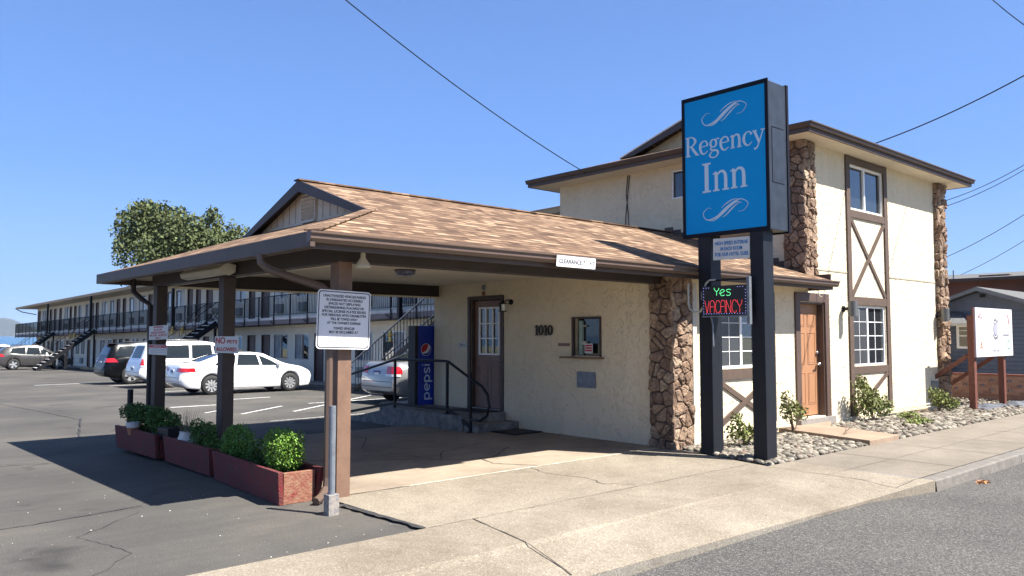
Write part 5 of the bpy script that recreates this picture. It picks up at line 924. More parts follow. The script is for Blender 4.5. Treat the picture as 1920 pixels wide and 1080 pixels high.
for row, (ops, fl) in enumerate(((lower, FL1), (upper, FL2))):
    for i, (a, b_, k) in enumerate(ops):
        g = G((a+b_)/2)
        if k == DOR:
            d_ = MB().box(XW+.05, XW+.09, a+.05, b_-.05, fl+g, fl+2.0+g).build('room_door', WDOR if False else WDOOR, wing)
            MB().box(XW-.02, XW+.05, a, a+.05, fl+g, fl+2.05+g).box(XW-.02, XW+.05, b_-.05, b_, fl+g, fl+2.05+g).box(XW-.02, XW+.05, a+.05, b_-.05, fl+2.0+g, fl+2.05+g).build('door_frame', DKB, d_)
        else:
            z0, z1 = fl+.92+g, fl+2.05+g; mid = (a+b_)/2
            f = MB().box(XW-.01, XW+.06, a, b_, z0, z0+.04).box(XW-.01, XW+.06, a, b_, z1-.04, z1).box(XW-.01, XW+.06, a, a+.04, z0+.04, z1-.04).box(XW-.01, XW+.06, b_-.04, b_, z0+.04, z1-.04).box(XW, XW+.06, mid-.02, mid+.02, z0+.04, z1-.04).build('window', STEEL, wing)
            s_ = rnd.random() < .5
            MB().box(XW+.05, XW+.055, a+.04, mid-.02, z0+.04, z1-.04).build('pane', GLS if s_ else (CREAM if row else CURT), f); MB().box(XW+.05, XW+.055, mid+.02, b_-.04, z0+.04, z1-.04).build('pane', (CREAM if row else CURT) if s_ else GLS, f)
            if i % 2 == 0 or row: MB().box(XW-.14, XW-.001, a+.35, a+.95, fl+.28+g, fl+.68+g).build('air_conditioner', mat('ac_grey', (.24, .25, .24), .6, .15, 12), wing, bevel=.01)
# balcony
for (ya, yb, wx) in ((Y0, 40.6, XS), (40.6, Y1+2.2, XS)):
    mb = MB(); seg(mb, wx, XW-.003, ya, yb, 2.42, 2.70); mb.build('balcony_deck', mat('deck_mauve', (.135, .115, .120), .7, .1, 2), wing)
mb = MB(); seg(mb, XS-.012, XS-.002, Y0, Y1+2.2, 2.60, 2.71); mb.build('deck_edge', mat('edge_pale', (.42, .42, .42), .7, .1), wing)
mb = MB(); seg(mb, XS-.04, XS, Y0, Y1+2.2, 3.60, 3.64); seg(mb, XS-.035, XS-.005, Y0, Y1+2.2, 2.79, 2.815)
y = Y0+.1
while y < Y1+2.2: g = G(y); mb.box(XS-.028, XS-.012, y, y+.016, 2.81+g, 3.60+g); y += .125
y = XS+.15
while y < XW: mb.box(y, y+.016, Y1+2.18, Y1+2.2, 2.72+G(Y1), 3.6+G(Y1)); y += .125
mb.box(XS, XW, Y1+2.17, Y1+2.21, 3.60+G(Y1+2), 3.64+G(Y1+2)); y = 15.5; k = 0
while y < Y1+2.2:
    g = G(y); mb.box(XS-.07, XS-.03, y-.02, y+.02, 2.35+g, 3.64+g)
    y += 1.5; k += 1
mb.build('balcony_railing', BLK, wing)
mb = MB(); y = 17.0
while y < Y1: g = G(y); mb.bar((XS-.04, y, 2.40+g), (XS-.04, y+.35, 2.55+g), .03, .03); y += 3.0
mb.build('brackets', BLK, wing)
for y in (22.4, 44.2, 60.4, 73.2):
    g = G(y); MB().box(XS-.16, XS-.02, y-.07, y+.07, 2.35+g, 5.1+g).build('roof_post', BLK, wing)
# roof: low-slope with a tan eave strip
mb = MB(); seg(mb, XE, 26, 14.0, 84.9, 5.0, 5.12); mb.build('soffit', mat('soffit_tan', (.42, .37, .30), .9, .1), wing)
def rq(mb, xa, za, xb, zb, y0=14, y1=84.9): mb.quad((xa, y0, za+G(y0)), (xb, y0, zb+G(y0)), (xb, y1, zb+G(y1)), (xa, y1, za+G(y1)))
mb = MB(); rq(mb, XE-.08, 5.13, XE+1.1, 5.42); rq(mb, XE+1.1, 5.42, 26, 5.5); mb.build('roof', SHY, wing)
mb = MB(); seg(mb, XE-.05, XE-.005, 13.98, 84.92, 4.97, 5.13); mb.build('fascia', mat('fascia_tan', (.46, .33, .20), .8, .1), wing)
MB().tube([(XE, 84.9, 4.98+G(84)), (XE+.5, 84.9, 4.72+G(84)), (XW, 84.5, 4.5+G(84))], .04, 6).build('eave_brace', BLK, wing)
# stairs down to the lot
def stair(y, xt, xb_, lb_top=2.70):
    n = 14; g = G(y); mb = MB(); st = MB(); w0, w1 = y-.55, y+.55
    for k in range(n):
        f = (k+.6)/n; x = xt+(xb_-xt)*f; z = 2.70*(1-(k+1)/(n+1))+g; mb.box(x-.15, x+.15, w0, w1, z-.035, z)
    s_ = mb.build('stair_treads', mat('tread_concrete', (.50, .49, .46), .9, .15, 5), wing)
    for yy in (w0-.03, w1+.03): MB().bar((xt, yy, 2.62+g), (xb_, yy, .02+g), .05, .24, upv=(0, 0, 1)).build('stringer', BLK, wing)
    rl = MB()
    for yy in (w0-.03, w1+.03):
        rl.bar((xt, yy, 3.62+g), (xb_, yy, .95+g), .03, .03)
        for k in range(12): f = (k+.5)/12; x = xt+(xb_-xt)*f; z = 2.65-2.62*f+g; rl.box(x-.008, x+.008, yy-.008, yy+.008, z, z+.98)
    rl.build('stair_rail', BLK, wing); MB().box(xt-.1, xt+.0, w0, w0+.1, -.05+g, 2.6+g).build('stair_post', BLK, wing)
stair(38.6, XS-.1, 11.4); stair(59.6, XS-.1, 11.6); stair(71.2, XS-.1, 11.8)
# stair beside the office end: runs along the wing
g = G(23); n = 13; mb = MB()
for k in range(n): f = (k+.5)/n; mb.box(XS-1.15, XS-.15, 23.2-5.0*f-.15, 23.2-5.0*f+.15, g+2.7*(k+1)/(n+1)-.04, g+2.7*(k+1)/(n+1))
mb.build('stair_treads', MT['tread_concrete'], wing)
for xx in (XS-1.18, XS-.12):
    MB().bar((xx, 23.4, g), (xx, 18.1, 2.6+g), .04, .14).build('stringer', BLK, wing)
    rl = MB(); rl.bar((xx, 23.5, .95+g), (xx, 18.1, 3.6+g), .02, .02); rl.tube([(xx, 23.5, .95+g), (xx, 23.7, .90+g), (xx, 23.72, .80+g), (xx, 23.55, .74+g)], .015, 5)
    for k in range(30): f = (k+.5)/30; rl.box(xx-.008, xx+.008, 23.45-5.3*f-.008, 23.45-5.3*f+.008, .05+2.62*f+g, .95+2.62*f+g)
    rl.build('stair_rail', BLK, wing); MB().bar((xx, 23.5, .975+g), (xx, 18.1, 3.625+g), .035, .025).build('handrail_cap', mat('cap_pale', (.42, .40, .37), .6, .1), wing)
mb = MB(); seg(mb, XW-1.25, XW-.003, 16, Y1, -.2, .0); mb.build('walkway', CONC, wing)
mb = MB(); seg(mb, XW-.04, XW-.003, Y0, Y1, 2.28, 2.40); mb.build('soffit_band', CEIL, wing)
# brass lanterns on the deck edge, small things along the wing
def lantern(y, z, lb):
    t = thing('brass_lantern', lb, 'lantern', (XS-.1, y, z), 'brass lanterns hung along the balcony edge')
    MB().lathe([(0, .02), (.10, .0), (.11, .04), (.05, .10), (.06, .2), (.12, .24), (.06, .30), (.05, .36), (.02, .40), (.0, .46)], (XS-.12, y, z), 10).lathe([(0, -.02), (.035, 0), (.035, .04), (0, .05)], (XS-.12, y-.13, z+.22), 6).lathe([(0, -.02), (.035, 0), (.035, .04), (0, .05)], (XS-.12, y+.13, z+.22), 6).build('lantern_body', BRASS, t, smooth=True)
for y, dz, lb in ((44.1, 0, 'brass lantern above the white truck, left one of the pair'), (42.6, .02, 'brass lantern above the white truck, right one of the pair'), (65.6, 0, 'distant brass lantern over the middle stairs, left of its pair'), (64.4, 0, 'distant brass lantern over the middle stairs, right of its pair'), (22.9, -.55, 'brass lantern just left of the blue vending machine')): lantern(y, 2.16+G(y)-.0+dz, lb)
t = thing('trash_bin', 'small black bin standing by the wing wall in front of the white sedan', 'bin', (16, 30.6, -.3)); MB().lathe([(.17, 0), (.20, .62), (.21, .62), (.21, .66), (0, .68)], (15.9, 31.6, G(31.6)), 12).build('bin_body', DPL, t); MB().box(15.8, 16.0, 31.38, 31.41, G(31)+.5, G(31)+.6).build('bin_handle', BLK, t)
t = thing('balcony_chair', 'folded chair with a white seat on the balcony above the trucks', 'chair', (15.8, 40.3, 2.3)); g = G(40.3)
MB().box(15.5, 15.9, 40.0, 40.6, 3.15+g, 3.42+g).build('seat', OFF, t, bevel=.02)
for a, b_ in ((15.5, 40.0), (15.9, 40.0), (15.5, 40.6), (15.9, 40.6)): MB().tube([(a, b_, 2.72+g), (31.4-a+.0, b_, 3.3+g)], .02, 5).build('leg', BLK, t)
t = thing('balcony_planter', 'dark square box hung on the balcony rail near the office end', 'box', (15.0, 23.4, 2.9)); g = G(23); MB().box(14.85, 15.03, 25.2, 25.7, 2.75+g, 3.2+g).build('box_body', BLK2, t, bevel=.01); MB().box(14.87, 15.01, 25.22, 25.68, 3.201+g, 3.21+g).build('box_top', BLK, t)
for k, (y, lb) in enumerate(((31.2, 'concrete wheel stop in front of the white sedan'), (57.0, 'concrete wheel stop, nearer of the far pair by the black car'), (59.5, 'concrete wheel stop, farther of the far pair by the black car'))):
    g = G(y); t = MB().prism([(y-.9, g-.02), (y+.9, g-.02), (y+.85, g+.13), (y-.85, g+.13)], 'x', 14.45, 14.62).build('wheel_stop', mat('stop_concrete', (.40, .32, .20), .9, .2, 6), bevel=.02); tag(t, lb, 'wheel stop', 'wheel stops in front of the wing')
t = thing('wood_post', 'short tan wooden post with a grey pipe beside the far stair', 'post', (13.6, 60, -.6)); MB().box(13.7, 13.85, 61.2, 61.35, G(61), 1.5+G(61)).build('timber', mat('post_tan', (.38, .27, .18), .8, .15), t); MB().tube([(13.2, 61.2, G(61)), (13.2, 61.2, 1.0+G(61))], .05, 6).build('pipe', GALV, t)
# ================================================================ CARS
def interp(tab, x):
    return float(np.interp(x, [p[0] for p in tab], [p[1] for p in tab]))
def smoothed(tab, s_):
    xs = np.linspace(tab[0][0], tab[-1][0], 400); ys = np.interp(xs, [p[0] for p in tab], [p[1] for p in tab]); dx = xs[1]-xs[0]; k = max(1, int(s_/dx)); ker = np.hanning(2*k+3); ker /= ker.sum()
    yp = np.concatenate([np.full(k+1, ys[0]), ys, np.full(k+1, ys[-1])]); return list(zip(xs, np.convolve(yp, ker, 'valid')))
def car(name, label, sp, pos, rz, paint):
    """one lofted shell with wheel arches; glass, lamps, doors and wheels are parts"""
    t = thing(name, label, sp.get('cat', 'car'), (0, 0, 0), 'parked cars'); L_ = sp['L']/2; TOP = smoothed(sp['top'], .10); BEL = smoothed(sp['belt'], .12); HW = smoothed(sp['hw'], .10); RW = smoothed(sp['rw'], .14); bot = sp['bot']; ra = sp['ra']; zc = sp['rw_'] ; WX = sp['wx']
    def sec(x):
        tp, bl, w_, rw = interp(TOP, x), interp(BEL, x), interp(HW, x), interp(RW, x); bl = min(bl, tp-.02); zb = interp(bot, x)
        for wx in WX:
            if abs(x-wx) < ra: zb = max(zb, zc+math.sqrt(ra*ra-(x-wx)**2))
        zb = min(zb, bl-.05); sh = zb+(bl-zb)*.62
        return [(0, zb), (w_*.80, zb), (w_*.955, zb+.012), (w_*.985, zb+.05), (w_, zb+(bl-zb)*.35), (w_*1.0, sh), (w_*.985, bl-.035), (w_*.955, bl), ((w_*.955)*.97+rw*.03, bl+(tp-bl)*.06), ((w_*.955)*.5+rw*.5, bl+(tp-bl)*.5), (rw*1.0+.01, bl+(tp-bl)*.86), (rw*.94, bl+(tp-bl)*.965), (rw*.7, tp-.006), (0, tp)]
    def hw(x, z):
        s_ = sec(x)[2:12]; return float(np.interp(z, [p[1] for p in s_], [p[0] for p in s_]))
    xs = sorted(set([round(v, 4) for v in np.arange(-L_, L_+.001, .07)]+[-L_, L_]+[round(wx+d, 4) for wx in WX for d in (-ra, -ra*.97, ra*.97, ra)]))
    vs, fs = [], []; K = 14
    for x in xs:
        s_ = sec(x); vs += [(x, -y, z) for y, z in s_]+[(x, y, z) for y, z in s_[1:-1]]
    R_ = 2*K-2
    def idx(i, k): return i*R_+(k if k < K else K+(2*K-3-k)+0) if False else i*R_+k
    order = list(range(K))+[K+j for j in range(K-3, -1, -1)]
    for i in range(len(xs)-1):
        for a in range(R_):
            p, q = order[a], order[(a+1) % R_]; fs.append((i*R_+p, i*R_+q, (i+1)*R_+q, (i+1)*R_+p))
    fs.append(tuple(order[::-1])); fs.append(tuple((len(xs)-1)*R_+o_ for o_ in order))
    mb = MB(); mb.add(vs, fs)
    me_o = mb.build('body', paint, t, smooth=True)
    bm = bmesh.new(); bm.from_mesh(me_o.data); bmesh.ops.recalc_face_normals(bm, faces=bm.faces); bm.to_mesh(me_o.data); bm.free()
    es = me_o.modifiers.new('split', 'EDGE_SPLIT'); es.split_angle = R(38)
    MB().box(-L_+.60, L_-.5, -.68, .68, .19, .50).build('underbody', DPL, t)
    def side_patch(nm, m_, quad_, off=.007, n=8, sides=(-1, 1), mx=1):
        (xa, za), (xb, zb_), (xc, zc_), (xd, zd) = quad_      # bl, br, tr, tl
        for sg in sides:
            v2, f2 = [], []; nz = 6
            for j in range(nz+1):
                for i in range(n+1):
                    u, v = i/n, j/nz; x = (xa*(1-u)+xb*u)*(1-v)+(xd*(1-u)+xc*u)*v; z = (za*(1-u)+zb_*u)*(1-v)+(zd*(1-u)+zc_*u)*v; v2.append((x, sg*(hw(x, z)+off), z))
            f2 = [(j*(n+1)+i, j*(n+1)+i+1, (j+1)*(n+1)+i+1, (j+1)*(n+1)+i) for j in range(nz) for i in range(n)]
            if sg > 0: f2 = [f[::-1] for f in f2]
            MB().add(v2, f2).build(nm, m_, t, smooth=True)
    def top_patch(nm, m_, x0, x1, inset, off=.008):
        v2 = []; n = 10
        for i in range(n+1):
            x = x0+(x1-x0)*i/n; s_ = sec(x); tp = s_[-1][1]
            for y, z in ((-(s_[12][0]+ (s_[11][0]-s_[12][0])*.6-inset), s_[12][1]-.004), (-(s_[12][0])*.8, s_[12][1]), (0, tp), (s_[12][0]*.8, s_[12][1]), (s_[12][0]+(s_[11][0]-s_[12][0])*.6-inset, s_[12][1]-.004)): v2.append((x+(off if x0 > 0 else -off)*.6, y, z+off))
        MB().add(v2, [(i*5+k, (i+1)*5+k, (i+1)*5+k+1, i*5+k+1) for i in range(n) for k in range(4)]).build(nm, m_, t, smooth=True)
    top_patch('windshield', CARG, *sp['ws'], .03); top_patch('rear_window', CARG, *sp['rwn'], sp.get('rwi', .05))
    for q in sp['win']: side_patch('side_window', CARG, q)
    for xd in sp['door']: side_patch('door_gap', DPL, ((xd, .28), (xd+.008, .28), (xd+.03, interp(BEL, xd)+.0), (xd+.022, interp(BEL, xd)+.0)), .002, 2)
    for xd in sp['hand']: 
        for sg in (-1, 1): z = interp(BEL, xd)-.10; y = sg*hw(xd, z); MB().box(xd-.09, xd+.09, y-.018, y+.018, z-.014, z+.014).build('door_handle', sp.get('hm', paint), t, bevel=.006)
    for sg in (-1, 1):
        xm, zm = sp['mir']; y = sg*(hw(xm, zm)+.10); MB().lathe([(0, -.11), (.05, -.10), (.075, -.04), (.07, .04), (.04, .09), (0, .10)], (xm, y, zm), 10, 'y').build('mirror', paint, t, smooth=True)
    def wrap(nm, m_, z0, z1, yin, xo, end=-1, off=.012, xo2=None):
        for sg in (-1, 1):
            cols = []; xe = end*L_; xo2_ = xo if xo2 is None else xo2
            for z, xoz in ((z0, xo), ((z0+z1)/2, (xo+xo2_)/2), (z1, xo2_)):
                xe_ = xe; row = []
                while interp(TOP, xe_) < z+.02 and abs(xe_) > .1: xe_ -= end*.01
                hmax = hw(xe_, z)
                for u in (0, .33, .66, 1): row.append((xe_+end*off, sg*(yin+(hmax-.02-yin)*u), z))
                for u in (.05, .15, .3, .5, .75, 1): x = xe_+(xoz-xe_)*u; row.append((x+end*off*(1-u), sg*(hw(x, z)+off), z))
                cols.append(row)
            n = len(cols[0]); v2 = [p for r_ in cols for p in r_]; f2 = [(j*n+i, j*n+i+1, (j+1)*n+i+1, (j+1)*n+i) for j in range(2) for i in range(n-1)]
            MB().add(v2, f2).build(nm, m_, t, smooth=True)
    for a in sp['tail']: wrap('tail_light', TAIL, *a)
    for a in sp.get('tail2', []): wrap('reverse_light', LAMPW, *a)
    for a in sp['head']: wrap('headlight', LAMPW, *a, end=1)
    zg = sp['grille']; MB().box(L_-.02, L_+.012, -.5, .5, *zg).build('grille', DPL, t, bevel=.005)
    zp, mp = sp['plate'], sp.get('platem'); xr = -L_
    while interp(TOP, xr) < zp+.09: xr += .01
    pl_ = MB().box(xr-.032, xr+.02, -.155, .155, zp-.075, zp+.075).build('licence_plate', mat('plate_navy', (.03, .05, .16), .5, 0) if mp else SGN, t)
    MB().box(xr-.035, xr-.0325, -.11, .11, zp-.03, zp+.03).build('plate_text', SGN if mp else CYAN, pl_)
    zb_l = sp.get('bump', (.46, .60))
    for z_ in zb_l:
        xe_ = -L_
        while interp(TOP, xe_) < z_+.02: xe_ += .01
        yy = hw(xe_, z_)-.03; pts_ = [(xe_-.006, -yy, z_), (xe_-.006, 0, z_), (xe_-.006, yy, z_)]; MB().tube(pts_, .006, 4).build('bumper_seam', DPL, t)
    if 'lower' in sp:
        z0, z1 = sp['lower']
        side_patch('lower_trim', DPL, ((WX[0]+ra+.02, z0), (WX[1]-ra-.02, z0), (WX[1]-ra-.02, z1), (WX[0]+ra+.02, z1)), .006)
    if 'seam' in sp: xa, za, xb, zb_ = sp['seam']; side_patch('body_crease', DPL, ((xa, za), (xb, zb_), (xb, zb_+.006), (xa, za+.006)), .002)
    if 'rack' in sp:
        x0, x1 = sp['rack']
        for sg in (-1, 1): y = sg*(interp(RW, 0)-.08); MB().tube([(x0, y, interp(TOP, x0)-.02), (x0+.1, y, interp(TOP, 0)+.035), (x1-.1, y, interp(TOP, x1)+.04), (x1, y, interp(TOP, x1)-.01)], .018, 6).build('roof_rail', sp['rackm'], t, smooth=True)
    if 'extra' in sp: sp['extra'](t, sp, hw, interp, TOP)
    r_ = sp['r']; tw = .21
    for wx in WX:
        for sg in (-1, 1):
            y = sg*(interp(HW, wx)-.115); o_ = sg
            w_ = MB().lathe([(r_*.66, -tw/2), (r_*.90, -tw/2), (r_*.985, -tw/2+.03), (r_, -tw/4), (r_, tw/4), (r_*.985, tw/2-.03), (r_*.90, tw/2), (r_*.66, tw/2)], (wx, y, r_), 36, 'y').build('wheel', TYRE, t, smooth=True)
            yo = y+o_*(tw/2-.02); q = r_*.68
            rm = MB(); rm.lathe([(q, 0), (q*.93, o_*.012), (q*.90, -o_*.02)], (wx, yo, r_), 32, 'y'); rm.lathe([(0, o_*.012), (q*.16, o_*.010), (q*.2, -o_*.01)], (wx, yo, r_), 14, 'y')
            ns = sp['spk']
            for k in range(ns):
                a = 2*PI*(k+.3)/ns; d = Vector((math.cos(a), 0, math.sin(a))); tt = Vector((-math.sin(a), 0, math.cos(a))); c0 = Vector((wx, yo-o_*.004, r_)); wd = q*(1.5/ns+.05)
                P_ = [c0+d*q*.14-tt*wd*.55, c0+d*q*.14+tt*wd*.55, c0+d*q*.93+tt*wd+tt*q*.12, c0+d*q*.93-tt*wd*.55+tt*q*.12]; dd = Vector((0, -o_*.02, 0))
                rm.add([*P_, *[p+dd for p in P_]], [(0, 1, 2, 3), (7, 6, 5, 4), (0, 4, 5, 1), (1, 5, 6, 2), (2, 6, 7, 3), (3, 7, 4, 0)])
            rm.build('rim', RIM, w_); MB().lathe([(0, 0), (q*.95, 0)], (wx, y+o_*.03, r_), 24, 'y').build('brake_shadow', DPL, w_)
    t.location = (pos[0], pos[1], G(pos[1])-.02); t.rotation_euler = (math.atan(.0115)*math.sin(rz) if 0 else 0, 0, rz); return t
SED = dict(L=4.86, top=[(-2.43, .66), (-2.40, 1.02), (-2.3, 1.08), (-1.90, 1.10), (-1.72, 1.115), (-1.0, 1.36), (-.45, 1.435), (.1, 1.44), (.5, 1.39), (1.15, 1.08), (1.35, 1.0), (1.9, .90), (2.28, .76), (2.39, .62), (2.43, .50)],
    belt=[(-2.43, .62), (-2.36, .93), (-1.8, 1.0), (-1.2, .97), (0, .93), (1.2, .90), (1.9, .80), (2.3, .66), (2.43, .45)], hw=[(-2.43, .66), (-2.36, .79), (-2.15, .87), (-1.5, .915), (0, .925), (1.4, .915), (1.9, .88), (2.2, .79), (2.38, .66), (2.43, .58)],
    rw=[(-2.43, .60), (-2.2, .72), (-1.8, .68), (-1.2, .58), (-.4, .56), (.4, .58), (1.1, .66), (1.4, .74), (2.0, .70), (2.43, .48)], bot=[(-2.43, .42), (-2.2, .25), (-1.8, .2), (1.9, .18), (2.2, .20), (2.43, .28)], ra=.375, rw_=.33, r=.335, wx=(-1.42, 1.41), ws=(.44, 1.20), rwn=(-1.68, -1.0),
    win=[((-.56, .985), (.28, .97), (.24, 1.335), (-.40, 1.36)), ((.36, .965), (1.02, .95), (.72, 1.14), (.32, 1.325)), ((-1.35, 1.00), (-.63, .99), (-.50, 1.34), (-.82, 1.30)), ],
    door=(-.60, .33, 1.22), hand=(-.35, -.0+.62-.45-.30,), mir=(.95, 1.0), tail=[(.80, .93, .38, -1.95, -1, .012, -2.0)], head=[(.64, .75, .45, 1.95)], grille=(.38, .60), plate=.80, spk=10, seam=(-1.0, .36, 1.0, .33), lower=None)
SED.pop('lower'); SED['hand'] = (-.38, .58-.02)
CAM = dict(SED); CAM.update(top=[(-2.43, .60), (-2.40, 1.03), (-2.25, 1.11), (-1.8, 1.12), (-1.65, 1.13), (-.95, 1.39), (-.4, 1.46), (.1, 1.47), (.55, 1.42), (1.2, 1.08), (1.4, 1.0), (1.9, .92), (2.28, .78), (2.43, .50)], hw=[(-2.43, .72), (-2.36, .82), (-2.15, .88), (-1.5, .91), (0, .915), (1.4, .91), (1.9, .87), (2.2, .79), (2.43, .58)], tail=[(.80, .99, .44, -2.20)], tail2=[(.74, .80, .44, -2.24)], plate=.80, platem=1, spk=7, hm=PSV, bot=[(-2.43, .36), (-2.2, .24), (-1.8, .2), (1.9, .18), (2.43, .28)])
SUV = dict(L=4.86, top=[(-2.43, .62), (-2.40, .95), (-2.33, 1.05), (-2.12, 1.62), (-1.95, 1.70), (-1.0, 1.76), (-.1, 1.76), (.35, 1.70), (1.0, 1.18), (1.15, 1.10), (2.0, 1.02), (2.3, .90), (2.43, .60)], belt=[(-2.43, .58), (-2.38, .98), (-1.5, 1.06), (0, 1.05), (1.1, 1.02), (2.0, .92), (2.35, .78), (2.43, .55)],
    hw=[(-2.43, .80), (-2.36, .88), (-2.1, .93), (0, .945), (1.6, .94), (2.1, .88), (2.35, .78), (2.43, .70)], rw=[(-2.43, .76), (-2.1, .68), (-1.0, .66), (0, .66), (.6, .68), (1.1, .76), (2.0, .76), (2.43, .62)], bot=[(-2.43, .46), (-2.2, .34), (-1.8, .30), (1.9, .28), (2.43, .36)], ra=.43, rw_=.37, r=.375, wx=(-1.38, 1.46), ws=(.38, 1.03), rwn=(-2.31, -2.13), rwi=.10,
    win=[((-.56, 1.09), (.24, 1.09), (.22, 1.60), (-.52, 1.60)), ((.33, 1.09), (.92, 1.10), (.62, 1.38), (.30, 1.59)), ((-2.08, 1.11), (-.66, 1.10), (-.62, 1.60), (-1.88, 1.58))], door=(-.60, .29, 1.10), hand=(-.4, .5), mir=(.86, 1.15), tail=[(.74, 1.08, .66, -2.22)], head=[(.74, .90, .5, 2.0)], grille=(.5, .8), plate=.88, spk=6, rack=(-1.9, .2), rackm=PGR, seam=(-.9, .45, 1.0, .45))
XOV = dict(SUV); XOV.update(L=4.66, top=[(-2.33, .60), (-2.30, .98), (-2.2, 1.10), (-1.85, 1.50), (-1.6, 1.60), (-.8, 1.67), (0, 1.67), (.4, 1.60), (1.15, 1.14), (1.4, 1.06), (2.0, .92), (2.22, .80), (2.33, .52)], belt=[(-2.33, .56), (-2.25, .98), (-1.5, 1.12), (-.8, 1.04), (0, 1.0), (1.2, .96), (1.9, .86), (2.25, .7), (2.33, .48)],
    hw=[(-2.33, .74), (-2.2, .86), (-1.9, .91), (0, .92), (1.5, .915), (1.95, .87), (2.2, .78), (2.33, .66)], rw=[(-2.33, .70), (-1.9, .64), (-1.2, .60), (0, .60), (.6, .62), (1.2, .72), (1.9, .72), (2.33, .52)], bot=[(-2.33, .42), (-2.1, .3), (-1.8, .26), (1.9, .24), (2.33, .32)], ra=.41, rw_=.36, wx=(-1.33, 1.37), ws=(.45, 1.18), rwn=(-2.16, -1.86), rwi=.10,
    win=[((-.58, 1.05), (.22, 1.03), (.20, 1.50), (-.52, 1.54)), ((.31, 1.03), (1.02, 1.02), (.72, 1.25), (.28, 1.49)), ((-1.55, 1.16), (-.68, 1.06), (-.62, 1.54), (-1.40, 1.46))], tail=[(.92, 1.08, .45, -1.85, -1, .012, -1.98)], head=[(.74, .88, .5, 1.75)], spk=5, rack=(-1.4, .3), lower=(.27, .40))
def spoiler(t, sp, hw, it, TOP): MB().box(-2.18, -1.80, -.60, .60, 1.655, 1.69).build('spoiler', PBK, t, bevel=.01)
BLKX = dict(XOV); BLKX.update(top=[(-2.33, .60), (-2.30, 1.0), (-2.2, 1.12), (-2.0, 1.60), (-1.8, 1.68), (-.8, 1.73), (0, 1.72), (.4, 1.65), (1.15, 1.16), (1.4, 1.08), (2.0, .94), (2.33, .52)], rwn=(-2.17, -2.02), win=[((-.58, 1.08), (.22, 1.06), (.20, 1.56), (-.52, 1.58)), ((.31, 1.06), (1.02, 1.04), (.72, 1.28), (.28, 1.54)), ((-1.95, 1.16), (-.68, 1.09), (-.62, 1.58), (-1.75, 1.56))], extra=spoiler, rackm=DPL)
TRK = dict(SUV); TRK.update(hm=PWH, tail=[(.86, 1.10, .74, -2.28)], tail2=[(.80, .86, .74, -2.30)], rack=(-1.9, -.2), rackm=PGR, plate=.72, cat='suv', lower=(.30, .36))
WSUV = TRK
ws_ = car('white_sedan', 'white sedan parked nose-in to the wing with red slit tail lights', SED, (11.14, 26.0), 0, PWH); ws_.scale = (.94, .94, .94)
car('silver_sedan', 'silver sedan seen from behind beside the blue vending machine', CAM, (13.75, 17.95), R(0), PSV)
car('white_suv', 'older white sport utility between the white sedan and the black car', WSUV, (11.75, 31.6), 0, PWH)
car('black_crossover', 'black crossover parked left of the white sport utility', BLKX, (11.6, 35.8), 0, PBK)
car('grey_crossover', 'dark grey crossover far away at the end of the wing behind the stair', XOV, (12.3, 63.6), R(-2), PGR)
car('white_van', 'white car cut off by the left edge of the photo behind the grey crossover', dict(SUV), (11.9, 72.5), R(0), PWH)
# ================================================================ TREE AND POWER LINES
def at(px, py, d): v = fw*1490.75+rt*(px-960)+up*(540-py); v = v*(d/1490.75); return Vector((v.x, v.y, v.z+1.65))
tb = at(345, 629, 96); tb.z = -1; t = thing('oak_tree', 'broad grey-green oak rising behind the motel wing', 'tree', tuple(tb))
lo = []
for (px, py, rx, ry, dd) in ((260, 430, 46, 50, 0), (235, 470, 24, 34, -2), (300, 425, 44, 46, 2), (345, 450, 50, 52, -2), (300, 480, 48, 40, -3), (395, 435, 26, 44, 1), (390, 470, 46, 40, -2), (435, 455, 38, 38, 0), (460, 475, 30, 30, 1), (345, 520, 70, 40, -1), (280, 530, 42, 34, 0), (420, 520, 60, 40, 0), (278, 392, 30, 18, 1), (330, 400, 26, 14, 0), (400, 402, 16, 18, 0), (500, 500, 40, 36, 1)):
    c = at(px, py, 96+dd*1.2); s_ = 96/1490.75; lo.append((c.x, c.y, c.z, rx*s_, rx*s_, ry*s_))
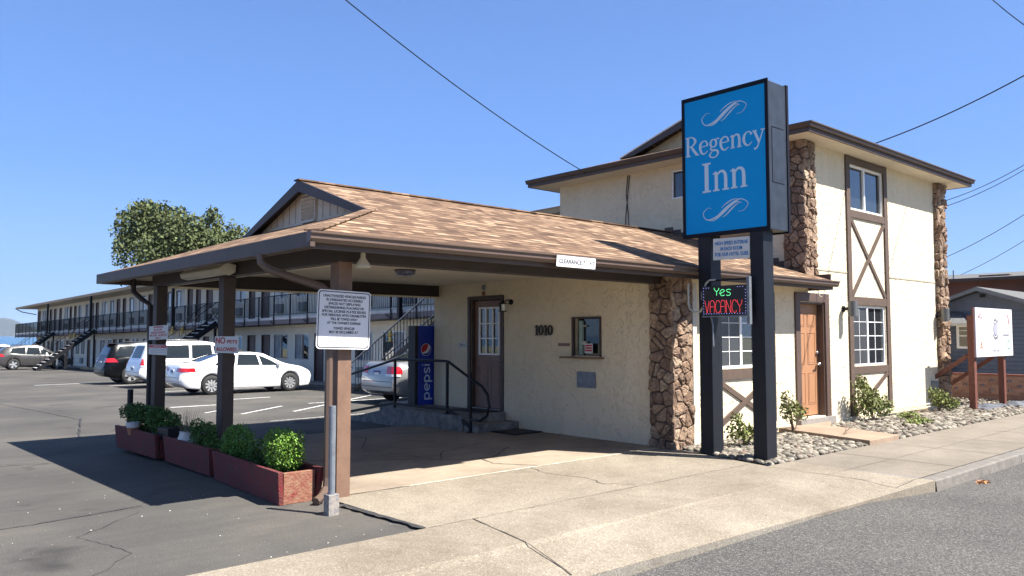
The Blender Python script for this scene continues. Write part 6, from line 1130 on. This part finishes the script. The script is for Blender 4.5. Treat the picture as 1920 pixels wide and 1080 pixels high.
mb = MB(); leaves(mb, 30000, lobes(lo, .25), .20, 77, 1.5); leaves(mb, 1500, lobes([(l[0], l[1], l[2], l[3]*1.12, l[4]*1.12, l[5]*1.14) for l in lo], .92), .17, 78, 1.5); mb.build('crown', LEAFO, t)
mb = MB(); rnd = random.Random(5); mb.tube([tb, tb+Vector((.3, .2, 3)), tb+Vector((0, .6, 6.5))], [.7, .5, .4], 10)
for l in lo: mb.tube([tb+Vector((0, .5, 5.5)), (tb+Vector((0, .5, 7))).lerp(Vector(l[:3]), .55)+Vector((0, 0, .5)), Vector(l[:3])], [.26, .16, .05], 6)
mb.build('trunk', BARK, t)
def cable(a, b, sag, label, r_=.012):
    P = [a.lerp(b, i/24)-Vector((0, 0, sag*4*(i/24)*(1-i/24))) for i in range(25)]; tag(MB().tube(P, r_, 5).build('power_cable', BLK), label, 'cable', 'overhead cables')
cable(Vector((12.98, 12.0, 5.28)), Vector((2.2, 10.8, 8.9)), .35, 'black cable from the upper left eave up to the top of the picture', .011)
cable(Vector((15.6, 6.70, 5.42)), Vector((15.0, 3.05, 6.35)), .12, 'cable rising from the upper street eave to the right edge')
cable(at(1750, 383, 30), at(2000, 258, 26), .25, 'upper of the two close parallel cables right of the building'); cable(at(1750, 394, 30), at(2000, 266, 26), .25, 'lower of the two close parallel cables right of the building')
cable(at(1750, 492, 34), at(2000, 348, 26), .2, 'single cable below the parallel pair right of the building'); cable(at(1780, 524, 42), at(2000, 398, 30), .2, 'lowest cable ending on the roof of the brown building'); cable(at(1830, -30, 20), at(1980, 85, 16), .1, 'short piece of cable across the top right corner')

# ================================================================ AIR
m = bpy.data.materials.new('air'); m.use_nodes = True; N = m.node_tree.nodes; L = m.node_tree.links; N.remove(N['Principled BSDF'])
pv = N.new('ShaderNodeVolumePrincipled'); pv.inputs['Color'].default_value = (.72, .84, 1, 1); pv.inputs['Density'].default_value = .00005; pv.inputs['Anisotropy'].default_value = .2
L.new(pv.outputs[0], N['Material Output'].inputs['Volume'])
hz = MB().box(-9500, 9500, -3500, 12500, -6, 240).build('haze', m); hz['kind'] = 'stuff'
